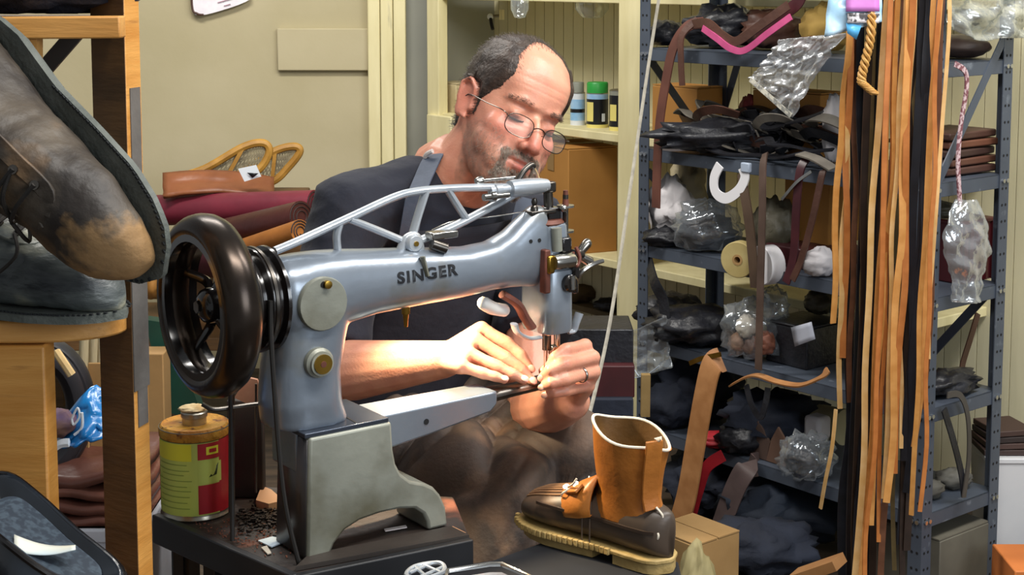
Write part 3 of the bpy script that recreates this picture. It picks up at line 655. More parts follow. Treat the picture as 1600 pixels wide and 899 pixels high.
for sg in (-1, 1):
    dsp -= .006*g((sg*.017, .085, .002), (.006, .012, .007))          # inner eye corner
    dsp -= .0035*g((sg*.034, .085, .011), (.016, .02, .0028))          # lid fold
    dsp -= .0030*g((sg*.033, .085, -.0085), (.015, .02, .0022))        # lash line
    dsp -= .0035*g((sg*.034, .08, -.016), (.016, .02, .004))           # under eye
    dsp -= .0026*g((sg*.027, .09, -.052), (.0045, .02, .013))          # nose-lip fold
    dsp -= .005*g((sg*.006, .108, -.0505), (.0035, .006, .003))        # nostril
    dsp -= .005*g((sg*.060, .055, .022), (.012, .02, .018))            # temple
    dsp -= .006*g((sg*.080, -.008, -.008), (.008, .009, .013))         # ear bowl
    dsp -= .003*g((sg*.028, .085, -.070), (.004, .012, .004))          # mouth corner
dsp -= .0045*g((0, .1, -.0705), (.018, .02, .0016))                    # mouth line
dsp -= .004*g((0, .098, -.090), (.018, .02, .005))                     # under lip
dsp -= .002*g((0, .1, -.058), (.003, .02, .006))
dsp -= .003*g((0, .09, .010), (.008, .02, .005))                       # nose bridge
for z in (.045, .058): dsp -= .0008*g((0, .09, z), (.04, .04, .0012))
V = V+N*dsp[:, None]; setv(bm_, V); Lc2 = V @ hi[:3, :3].T+hi[:3, 3]
# ---- colours that belong to the skin itself: lips, stubble, ruddy cheeks
N = norms(bm_)
col = np.ones((len(V), 4)); 
def blend(c, k):
    k = np.clip(k, 0, 1)[:, None]; col[:, :3] = col[:, :3]*(1-k)+np.array(lin(c)[:3])*k
rng = np.random.default_rng(3)
col[:, :3] = np.array(lin('#e0a186')[:3])
nzv = np.array([noise.noise(Vector(p)*38) for p in V]); blend('#cf8a72', .5+.9*nzv)
nz2 = np.array([noise.noise(Vector(p)*120) for p in V]); blend('#d59578', .25+.5*nz2)
for sg in (-1, 1): blend('#cf7b68', .75*g((sg*.044, .07, -.03), (.022, .03, .018))); blend('#d2806c', .8*g((sg*.08, -.012, -.008), (.02, .025, .035)))
blend('#cd7463', .8*g((0, .112, -.038), (.014, .02, .014)))
blend('#b9625c', .85*g((0, .1, -.0645), (.017, .02, .0036))+.9*g((0, .1, -.077), (.016, .02, .0045)))
st = 1/(1+np.exp(-( -.045-Lc[:, 2])/.006)) * 1/(1+np.exp((Lc[:, 2]+.135)/-.006)) * (Lc[:, 1] > -.005) * near
st = st*(1-.9*g((0, .1, -.071), (.02, .03, .009)))*(.75+.8*nz2)
blend('#8d7062', .5*st)
for sg in (-1, 1): blend('#8a5548', .7*g((sg*.033, .082, -.0105), (.011, .02, .0022))); blend('#b0705e', .5*g((sg*.034, .082, .011), (.013, .02, .003)))
for f in FR+FL:
    for q in f[1:3]:
        d = np.linalg.norm(V-np.array(at(*q)), axis=1); blend('#c97f66', .35*np.exp(-(d/.008)**2))
at_ = bm_.color_attributes.new('tone', 'FLOAT_COLOR', 'POINT'); at_.data.foreach_set('color', col.ravel())
ms = bpy.data.materials.new('skin'); ms.use_nodes = True; nt = ms.node_tree; bsd = nt.nodes['Principled BSDF']
an = nt.nodes.new('ShaderNodeAttribute'); an.attribute_name = 'tone'; nt.links.new(an.outputs['Color'], bsd.inputs['Base Color'])
bsd.inputs['Roughness'].default_value = .42; bsd.inputs['Subsurface Weight'].default_value = .12; bsd.inputs['Subsurface Radius'].default_value = (.01, .004, .002); bsd.inputs['Subsurface Scale'].default_value = .6
nb = nt.nodes.new('ShaderNodeTexNoise'); nb.inputs['Scale'].default_value = 260; nb.inputs['Detail'].default_value = 2; tc = nt.nodes.new('ShaderNodeTexCoord'); nt.links.new(tc.outputs['Object'], nb.inputs[0])
bp = nt.nodes.new('ShaderNodeBump'); bp.inputs['Strength'].default_value = .12; bp.inputs['Distance'].default_value = .004; nt.links.new(nb.outputs[0], bp.inputs['Height']); nt.links.new(bp.outputs[0], bsd.inputs['Normal'])
bm_.materials.clear(); bm_.materials.append(ms); bm_.polygons.foreach_set('use_smooth', [True]*len(bm_.polygons))
def link_world(me, name, parent):
    o = bpy.data.objects.new(name, me); COL.objects.link(o); o.parent = parent
    iv = np.array(PM[parent.name].inverted()); a = verts(me); setv(me, a @ iv[:3, :3].T+iv[:3, 3]); PM[o.name] = PM[parent.name]; return o
# ---- hair: a close cap over sides, back and the thinning crown
M_hair = mat('hair_dark_brown', '#2c211b', '#43352c', rough=.5, scale=60, bump=.25, bscale=200, c3='#6b5f57', c3lo=.66, c3hi=.8, c3scale=120)
M_beard = mat('beard_grizzled', '#6a5344', '#a09384', rough=.6, scale=90)
F_ = np.empty(len(bm_.polygons)*4, int); bm_.polygons.foreach_get('vertices', F_); F_ = F_.reshape(-1, 4)
lc2 = Lc; ang = lc2[:, 2]
def hairline(L):
    x, y, z = np.abs(L[:, 0]), L[:, 1], L[:, 2]
    side = np.interp(z, [-.04, .0, .03, .055, .075, .095], [.012, .020, .050, .062, .056, .034])
    top = np.interp(x, [0, .02, .045, .07], [.008, .018, .042, .055])
    lim = np.where(z > .085, np.minimum(side+.03, top), side)
    low = np.interp(y, [-.12, -.05, -.034, -.01, .0, .02], [-.06, -.055, -.03, .028, -.026, -.03])
    ear = np.sqrt(((y+.012)/.022)**2+((z+.006)/.034)**2)-1
    return np.minimum(np.minimum(lim-y, z-low), np.where(z > .026, 1, ear*.03))
hm_ = hairline(Lc); mask = (hm_ > 0) & near & (Lc[:, 1] > -.125) & (Lc[:, 2] > -.06)
hn = np.array([noise.noise(Vector(p)*70) for p in Lc]); nn_ = norms(bm_)
thick = (.006+.0012*hn)*np.clip(hm_/.016, .05, 1)
thick = np.where(Lc[:, 2] > .1, thick*.55, thick)
Vh = V+nn_*thick[:, None]
fm = mask[F_].all(1); ff = F_[fm]; ids = np.unique(ff); mp = -np.ones(len(V), int); mp[ids] = np.arange(len(ids))
hme = bpy.data.meshes.new('hair'); hme.from_pydata(Vh[ids].tolist(), [], mp[ff].tolist())
hme.materials.append(M_hair); hme.polygons.foreach_set('use_smooth', [True]*len(hme.polygons))
hair = link_world(hme, 'hair', person)
def strands(name, cand, n, ln, wd, m, parent, dirf, seed=1, lift=.6):
    r_ = random.Random(seed); vs = []; fs = []
    for _ in range(n):
        i = cand[r_.randrange(len(cand))]; p = Vector(V[i]); nr = Vector(nn_[i]); d = (dirf(Lc[i])+nr*lift+Vector((r_.uniform(-.3, .3), r_.uniform(-.3, .3), r_.uniform(-.3, .3)))).normalized()
        s_ = d.cross(nr); s_ = s_.normalized() if s_.length > 1e-4 else Vector((1, 0, 0)); l = ln*r_.uniform(.6, 1.3); k = len(vs)
        p = p+Vector((r_.uniform(-1, 1), r_.uniform(-1, 1), r_.uniform(-1, 1)))*.001
        a = p-nr*.0005; mdl = p+d*l*.55+nr*l*.1
        vs += [a-s_*wd, a+s_*wd, mdl+s_*wd*.7, mdl-s_*wd*.7, p+d*l-nr*l*.1]; fs += [(k, k+1, k+2, k+3), (k+3, k+2, k+4)]
    me = bpy.data.meshes.new(name); me.from_pydata([tuple(v_) for v_ in vs], [], fs); me.materials.append(m); o = link_world(me, name, parent); o['kind'] = 'stuff'; return o
hR = HM.to_3x3()
cand = np.where(mask)[0]
strands('hair_strands', [int(i) for i in cand], 9000, .018, .00028, M_hair, hair, lambda l: hR @ Vector((0, -1, -.35 if l[2] < .07 else .1)), 1, .22)
thin = np.where(near & (Lc[:, 2] > .088) & (Lc[:, 1] < .045) & (np.abs(Lc[:, 0]) < .06))[0]
edge_ = np.where(near & (np.abs(hm_) < .007) & (Lc[:, 2] > .02))[0]
strands('hair_edge', [int(i) for i in edge_], 900, .013, .00022, M_hair, hair, lambda l: hR @ Vector((0, -1, .2)), 8, .25)
strands('thin_hair', [int(i) for i in thin], 1100, .015, .00022, M_hair, hair, lambda l: hR @ Vector((0, -1, .1)), 2, .3)
bc = np.where(near & (Lc[:, 1] > .06) & (((Lc[:, 2] < -.083) & (Lc[:, 2] > -.125) & (np.abs(Lc[:, 0]) < .034)) | ((np.abs(Lc[:, 0]) > .024) & (np.abs(Lc[:, 0]) < .037) & (Lc[:, 2] < -.055) & (Lc[:, 2] > -.1)) | ((Lc[:, 2] < -.0525) & (Lc[:, 2] > -.0615) & (np.abs(Lc[:, 0]) < .032))))[0]
strands('beard', [int(i) for i in bc], 5200, .0075, .0003, M_beard, person, lambda l: hR @ Vector((0, .1, -1)), 3, .7)
jc = np.where(near & (Lc[:, 1] > .0) & (Lc[:, 2] < -.03) & (Lc[:, 2] > -.128) & (np.abs(Lc[:, 0]) > .035))[0]
strands('stubble', [int(i) for i in jc], 4200, .0028, .0002, M_beard, person, lambda l: hR @ Vector((0, .1, -1)), 4, .5)
for sg in (-1, 1):
    eb = np.where(near & (np.abs(Lc[:, 0]*sg-.034) < .019) & (np.abs(Lc[:, 2]-.0225+.18*np.abs(Lc[:, 0]*sg-.034)) < .0045) & (Lc[:, 1] > .05))[0]
    strands('eyebrow', [int(i) for i in eb], 170, .007, .00022, mat('brow_hair', '#5d4a3e', rough=.7), person, lambda l: hR @ Vector((sg, .1, .1)), 5, .35)
    lash = []
    for a in np.linspace(0, math.pi, 14):
        lx_, lz_ = sg*(.033+.0135*math.cos(a)), -.0078-.0030*math.sin(a)
        sel = near & (np.abs(Lc[:, 0]-lx_) < .0026) & (np.abs(Lc[:, 2]-lz_) < .0026) & (Lc[:, 1] > .04)
        lash.append(HM @ Vector((lx_, (Lc2[sel, 1].max() if sel.any() else .085)+.0002, lz_)))
    MB().tube(lash, [.0005+.0010*math.sin(a) for a in np.linspace(0, math.pi, 14)], 6).build('eyelashes', mat('lash', '#2a1d18', rough=.7), person, world=True)
body = link_world(bm_, 'body', person)
# nails
M_nail = mat('nail', '#e7b4a2', rough=.25)
for a, b, r_, sgn in nails:
    d = (b-a).normalized(); view = (CAM-b).normalized(); nr = (view-d*view.dot(d)).normalized()
    if sgn > 0: nr = (nr+Vector((0, 0, .8))).normalized(); nr = (nr-d*nr.dot(d)).normalized()
    s_ = d.cross(nr); T = Matrix((( *(s_*r_*.72), 0), (*(d*r_*.9), 0), (*(nr*r_*.22), 0), (0, 0, 0, 1))).transposed(); T.translation = b+d*r_*.15+nr*r_*.88
    MB().lathe([(max(1e-7, math.sin(math.pi*i/8)), -math.cos(math.pi*i/8)) for i in range(9)], T, 12).build('fingernail', M_nail, person, world=True)
# ---- t-shirt
M_shirt = mat('navy_jersey', '#1a1d2b', '#141724', rough=.85, scale=14, bump=.15, bscale=60, sheen=.05)
S = MB()
S.loft(torso(.014)[:-1]+[ringw(neckb-Vector((0, 0, .012)), rT, fT, .088, .078, 28)])
S.cap_tube([neckb+Vector((0, 0, -.045))-fT*.01, lerp(neckb, shR, .3)+Vector((0, 0, -.022)), lerp(neckb, shR, .55)+Vector((0, 0, -.02)), shR+Vector((0, 0, -.002))], [.062, .070, .070, .068], 18)
S.cap_tube([neckb+Vector((0, 0, -.065)), lerp(neckb, shL, .55)+Vector((0, 0, -.04)), shL], [.058, .064, .064], 18)
S.tube([lerp(shR, elR, -.05), lerp(shR, elR, .25), lerp(shR, elR, .5), lerp(shR, elR, .72), lerp(shR, elR, .8)], [.064, .068, .069, .072, .0715], 20)
S.tube([lerp(shL, elL, -.05), lerp(shL, elL, .3), lerp(shL, elL, .62)], [.062, .066, .068], 20)
sm = bake(S, 't_shirt', .005, 8, .5)
a = verts(sm); n_ = norms(sm)
d_ = np.array([noise.noise(Vector((p[0]*9, p[1]*9, p[2]*5)))*.006+abs(noise.noise(Vector((p[0]*16+3, p[1]*16, p[2]*22))))*-.007+noise.noise(Vector(p)*30)*.0015 for p in a])
# diagonal pull folds from armpit to neck on the right side
for k in range(4):
    d_ += .004*np.sin((a[:, 2]*1.0+a[:, 0]*.8)*95+k)*np.exp(-((a[:, 0]-shR.x-.06)/.05)**2-((a[:, 2]-shR.z+.07)/.05)**2)*.4
setv(sm, a+n_*d_[:, None]); sm.materials.clear(); sm.materials.append(M_shirt); sm.polygons.foreach_set('use_smooth', [True]*len(sm.polygons))
link_world(sm, 't_shirt', person)
# white undershirt seam at the neck
MB().tube(spline([at(664, 246, 2.46), at(668, 240, 2.455), at(676, 236, 2.45)], 4), .004, 8).build('collar_edge', mat('white_cotton', '#d9cfc9', rough=.8), person, world=True)
# ---- apron
M_bib = mat('apron_dark', '#2b2a33', '#20202a', rough=.8, scale=10, bump=.2, bscale=50)
M_strap = mat('apron_strap', '#4b5566', '#3d4656', rough=.7, scale=18, bump=.1)
M_skirt = mat('apron_waxed_brown', '#5a493d', '#342c29', rough=.7, scale=9, bump=.12, bscale=160, c3='#6e5644', c3lo=.52, c3hi=.75, c3scale=14)
apron = MB()
ch = lerp(pel, neckb, .72)+fT*.128
def bibf(u, v_):
    x = (u-.5)*lerp(.33, .24, v_); z = lerp(.0, 1, v_); c = lerp(pel+fT*.15+Vector((0, 0, .08)), lerp(pel, neckb, .84)+fT*.12, z)
    p = c-rT*x-fT*(x*x*2.3)+Vector((0, 0, -.12*x*0)); return p+fT*.006*noise.noise(Vector((x*14, z*5, 3)))
apr = apron.grid(bibf, 16, 20).build('apron_bib', M_bib, person, smooth=180, solid=.003, world=True)
pts = [at(652, 300, 2.36), at(664, 272, 2.415), at(676, 247, 2.455), at(689, 232, 2.50), at(704, 222, 2.54)]
MB().sweep(spline(pts, 6), RECT(.034, .003), ups=[(-.35, -.75, .6)]*25).build('apron_strap', M_strap, person, bevel=.0008, world=True)
pts = [at(650, 300, 2.36), at(640, 360, 2.36), at(630, 420, 2.385)]
MB().sweep(spline(pts, 6), RECT(.03, .003), ups=[(0, -1, .2)]*13).build('apron_strap', M_strap, person, bevel=.0008, world=True)
pts = [at(822, 310, 2.52), at(812, 350, 2.47), at(806, 384, 2.45)]
MB().sweep(spline(pts, 6), RECT(.03, .003), ups=[(0, -1, .2)]*13).build('apron_strap', M_strap, person, bevel=.0008, world=True)
# legs in trousers
hipR = pel+rT*.09+Vector((0, 0, .02)); hipL = pel-rT*.09+Vector((0, 0, .02))
knR = at(792, 800, 2.26); knL = at(915, 752, 2.34)
anR = Vector((knR.x+.02, knR.y+.1, .1)); anL = Vector((knL.x+.03, knL.y+.12, .1))
T = MB()
for h_, k_, a_ in ((hipR, knR, anR), (hipL, knL, anL)):
    T.cap_tube([h_, lerp(h_, k_, .5), k_], [.088, .076, .06], 18); T.cap_tube([k_, lerp(k_, a_, .4), a_], [.06, .062, .055], 18)
T.loft([ringw(pel+Vector((0, 0, z)), rT, fT, .17, .12, 24) for z in (-.06, .02, .1)])
tm = bake(T, 'trousers', .007, 8); a = verts(tm); n_ = norms(tm)
setv(tm, a+n_*np.array([noise.noise(Vector(p)*11)*.008 for p in a])[:, None]); tm.materials.clear(); tm.materials.append(mat('navy_trousers', '#1c2029', '#161a22', rough=.85, scale=12, bump=.2)); tm.polygons.foreach_set('use_smooth', [True]*len(tm.polygons))
link_world(tm, 'trousers', person)
for a_ in (anR, anL):
    MB().loft([ringw(a_+fT*q+Vector((0, 0, z)), rT, Vector((0, 0, 1)), rx, rz_, 16) for q, z, rx, rz_ in ((-.07, -.05, .03, .04), (-.03, -.045, .04, .05), (.05, -.06, .043, .038), (.12, -.068, .045, .03), (.18, -.075, .036, .022), (.2, -.078, .015, .012))]).build('shoe', mat('black_shoe', '#1a1817', rough=.4), person, world=True)
# apron skirt draped over the thighs
kmid = lerp(knR, knL, .5); hmid = lerp(hipR, hipL, .5); ax = Vector((kmid.x-hmid.x, kmid.y-hmid.y, 0)); LN = ax.length; ax.normalize(); sx_ = Vector((ax.y, -ax.x, 0))
def thigh_z(P, h_, k_, r0, r1):
    d = k_-h_; t_ = max(0, min(1, ((P.x-h_.x)*d.x+(P.y-h_.y)*d.y)/(d.x*d.x+d.y*d.y))); c = h_+d*t_
    r_ = lerp(r0, r1, t_); q = math.hypot(P.x-c.x, P.y-c.y); return c.z+(math.sqrt(max(0, r_*r_-q*q)) if q < r_ else -(q-r_)*2.2)
def skf(u, v_):
    a = lerp(-.27, .20, u); b = lerp(.02, LN+lerp(.13, .04, min(1, max(0, (u-.4)/.4))), v_)
    P = hmid+sx_*-a+ax*b
    zs = [thigh_z(P, hipR, knR, .105, .078), thigh_z(P, hipL, knL, .105, .078)]
    k = 26; z = math.log(sum(math.exp(k*q) for q in zs))/k
    z = max(z, .42+.12*u)
    q = P.x*.74-z*.67+.02*noise.noise(Vector((a*5, b*5, 2))); rd = abs(math.sin(q*34+2.6*noise.noise(Vector((a*6, b*4, 8)))))
    f = noise.noise(Vector((a*5+b*3, b*5-a*3, 1.3)))*.010+.022*(1-(1-rd)**1.6)-.012+.013*(1-(1-abs(math.sin(q*71+2*noise.noise(Vector((a*9, b*7, 4))))))**2.5)*(.5+noise.noise(Vector((a*8, b*8, 6))))
    P = Vector((P.x, P.y, z+.012+f)); P += Vector((.25, -1.0, 0))*f; return P
sk = MB().grid(skf, 130, 130).build('apron_skirt', M_skirt, person, smooth=180, solid=.003, world=True)
# knee patch worn to blue
# ---- eyeglasses
gl = thing('eyeglasses', 'thin wire-rimmed eyeglasses on the man\'s nose', 'eyeglasses', HC)
M_wire = mat('gunmetal_wire', '#5b5650', rough=.3, metal=1)
mg = bpy.data.materials.new('lens_glass'); mg.use_nodes = True; gb = mg.node_tree.nodes['Principled BSDF']; tr = mg.node_tree.nodes.new('ShaderNodeBsdfTransparent'); mxs = mg.node_tree.nodes.new('ShaderNodeMixShader')
gb.inputs['Roughness'].default_value = .03; gb.inputs['Base Color'].default_value = (.9, .9, .9, 1); mxs.inputs[0].default_value = .09
mg.node_tree.links.new(tr.outputs[0], mxs.inputs[1]); mg.node_tree.links.new(gb.outputs[0], mxs.inputs[2]); mg.node_tree.links.new(mxs.outputs[0], mg.node_tree.nodes['Material Output'].inputs[0])
GZ, GY = -.018, .109
def hp(x, y, z): return HM @ Vector((x, y, z))
for sg in (-1, 1):
    rim = []
    for i in range(28):
        t_ = 2*math.pi*i/28; c, s_ = math.cos(t_), math.sin(t_); e = 2/2.7
        x = math.copysign(abs(c)**e, c)*.0235; z = math.copysign(abs(s_)**e, s_)*.0165
        rim.append(hp(sg*(.0345+x), GY-.010*((x+.0345)/.06)**2-.1*z*0, GZ+z))
    MB().tube(rim, .0008, 6, closed=True).build('rim', M_wire, gl, world=True)
    c_ = sum(rim, Vector())/28; MB().add([c_]+rim, [(0, i+1, (i+1) % 28+1) for i in range(28)]).build('lens', mg, gl, world=True)
    MB().tube(spline([hp(sg*.058, GY-.0105, GZ+.009), hp(sg*.068, .09, GZ+.012), hp(sg*.0745, .05, GZ+.014), hp(sg*.0775, .0, GZ+.018), hp(sg*.079, -.014, GZ+.014), hp(sg*.079, -.03, GZ-.006)], 6), .0009, 6).build('temple', M_wire, gl, world=True)
    MB().tube(spline([hp(sg*.011, GY-.002, GZ), hp(sg*.0085, GY-.008, GZ-.002), hp(sg*.0095, GY-.012, GZ-.008)], 4), .0006, 6).build('nose_pad', M_wire, gl, world=True)
MB().tube(spline([hp(-.0115, GY, GZ+.004), hp(-.005, GY+.002, GZ+.008), hp(.005, GY+.002, GZ+.008), hp(.0115, GY, GZ+.004)], 6), .0009, 6).build('bridge', M_wire, gl, world=True)
# ring
a, b = at(*FL[2][0]), at(*FL[2][1]); d = (b-a).normalized(); c = lerp(a, b, .42); s_, n2 = frame(d)
o = MB().sweep([c+s_*.0108*math.cos(2*math.pi*i/24)+n2*.0108*math.sin(2*math.pi*i/24) for i in range(24)], [(.0008*math.cos(k), .002*math.sin(k)) for k in np.linspace(0, 2*math.pi, 8, endpoint=False)], closed=True, ups=[tuple(d)]*24).build('finger_ring', M_steel); tag(o, 'plain band ring on the finger of the hand right of the needle', 'ring')
# stool
st_ = thing('stool', 'dark round stool the man sits on, hidden behind the machine base', 'stool', (pel.x, pel.y, 0))
MB().lathe([(0, .46), (.16, .46), (.165, .475), (.165, .49), (.15, .50), (0, .50)], Matrix.Translation((pel.x, pel.y, 0)), 28).build('seat', mat('stool_wood', '#4a3728', '#38291d', rough=.5, scale=8), st_, world=True)
for k in range(4):
    a = R(45+90*k); MB().cyl((pel.x+.1*math.cos(a), pel.y+.1*math.sin(a), .465), (pel.x+.16*math.cos(a), pel.y+.16*math.sin(a), 0), .014, 10).build('leg', MATS['stool_wood'], st_, world=True)
# ================================================================== left: wooden stand with old boots
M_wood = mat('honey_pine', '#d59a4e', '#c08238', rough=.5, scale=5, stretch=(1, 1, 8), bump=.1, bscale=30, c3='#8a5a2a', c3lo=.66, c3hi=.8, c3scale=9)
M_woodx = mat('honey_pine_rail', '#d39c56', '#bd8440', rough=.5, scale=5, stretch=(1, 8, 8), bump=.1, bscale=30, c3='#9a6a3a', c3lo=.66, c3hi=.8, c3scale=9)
M_woodd = mat('dark_brown_wood', '#6a4a26', '#4f371c', rough=.6, scale=6, stretch=(1, 1, 5), bump=.1)
M_gpaint = mat('grey_paint_smear', '#6a6662', '#57534f', rough=.6, scale=12, bump=.1)
stand = thing('boot_stand', 'honey-coloured wooden stand holding the old boots', 'stand', at(100, 899, 1.72)*1)
YS = 1.72
# right-hand post: turned so that one face looks left and one right
pa = at(150, 300, YS+.070); pb = at(201, 300, YS+.042); pc = at(225, 300, YS+.076)
zt, zb = at(200, -60, YS).z, 0.0
pd = pa+(pc-pb)
def colp(pts, z0, z1): return slab_poly(pts, z0, z1)
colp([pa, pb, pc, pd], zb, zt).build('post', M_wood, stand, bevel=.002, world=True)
n1 = Vector(((pb-pa).y, -(pb-pa).x, 0)).normalized()
if n1.y > 0: n1 = -n1
e = (pb-pa); colp([pa+n1*.001, pb+n1*.001, pb+n1*.0001, pa+n1*.0001], zb, zt-.02).build('dark_face', M_woodd, stand, world=True)  # thin dark brown sheet over the left-looking face of the pine post
n2_ = Vector(((pc-pb).y, -(pc-pb).x, 0)).normalized(); n2_ = n2_ if n2_.x > 0 else -n2_
q0 = pb+(pc-pb)*.22; q1 = pb+(pc-pb)*.86
colp([q0, q1, q1+n2_*.0012, q0+n2_*.0012], at(210, 668, YS+.05).z, at(210, 138, YS+.05).z).build('paint_smear', M_gpaint, stand, world=True)
colp([pb, pc, pc+n2_*.0014, pb+n2_*.0014], at(210, 610, YS+.05).z, at(210, 420, YS+.05).z).build('paint_smear', M_gpaint, stand, world=True)
# upper rail
r0 = at(-60, 44, YS-.005); r1 = at(192, 42, YS+.0)
MB().bar(r0, r1, .03, .0245).build('rail', M_woodx, stand, bevel=.002, world=True)
# knee bracket under the rail
bp_ = [at(x, y, YS) for x, y in ((24, 60), (62, 60), (62, 92), (50, 80))]
MB().loft([[p+Vector((0, q, 0)) for p in bp_] for q in (-.012, .012)]).build('bracket', M_woodx, stand, world=True)
# boot shelf with rounded end
zs = at(100, 497, YS).z
f = []
for (x, y) in ((-90, 516), (60, 516), (140, 511), (185, 503), (202, 494)): f.append(atz(x, y-14, zs))
f = spline(f, 6); bk = [Vector((f[-1].x+.002, f[-1].y+.05, 0)), Vector((f[-1].x-.05, 1.93, 0)), Vector((f[0].x, 1.93, 0))]
slab_poly(f+bk, zs-.026, zs).build('boot_shelf', M_woodx, stand, bevel=.003, world=True)
# left leg below the shelf
l0, l1 = at(-40, 700, 1.70), at(74, 700, 1.70)
MB().box(((l0.x+l1.x)/2, 1.72, (zs-.028)/2), (l1.x-l0.x, .04, zs-.028)).build('leg', M_wood, stand, bevel=.003, world=True)
# upper shelf board behind the rail
zr = at(100, 30, YS).z
slab_poly([at(-80, 30, 1.73), at(178, 30, 1.73), Vector((at(168, 30, 1.9).x, 1.9, 0)), at(-80, 30, 1.73)+Vector((0, .17, 0))], zr-.016, zr).build('top_shelf', M_woodd, stand, world=True)
# things on the upper shelf
c = at(70, 30, 1.80); c.z = zr
o = lump('leather_bag', c, (.11, .06, .035), mat('black_leather_soft', '#1b1c22', '#2a2c35', rough=.35, scale=14, bump=.3), 'black leather bag lying on the top shelf of the wooden stand', 'bag', seed=2, amp=.3)
c = at(160, 30, 1.83); c.z = zr
o = lump('leather_bag', c, (.03, .04, .04), mat('brown_leather_dark', '#4a3828', '#33261b', rough=.45, scale=12), 'small brown pouch beside the black bag on the top shelf', 'bag', seed=4, amp=.2)
# strut seen through the gap
MB().bar(at(66, 112, 1.9), at(120, 50, 1.9), .02, .008, up=Vector((0, 1, 0))).build('brace', mat('dark_bar', '#3a3531', rough=.6), stand, world=True)
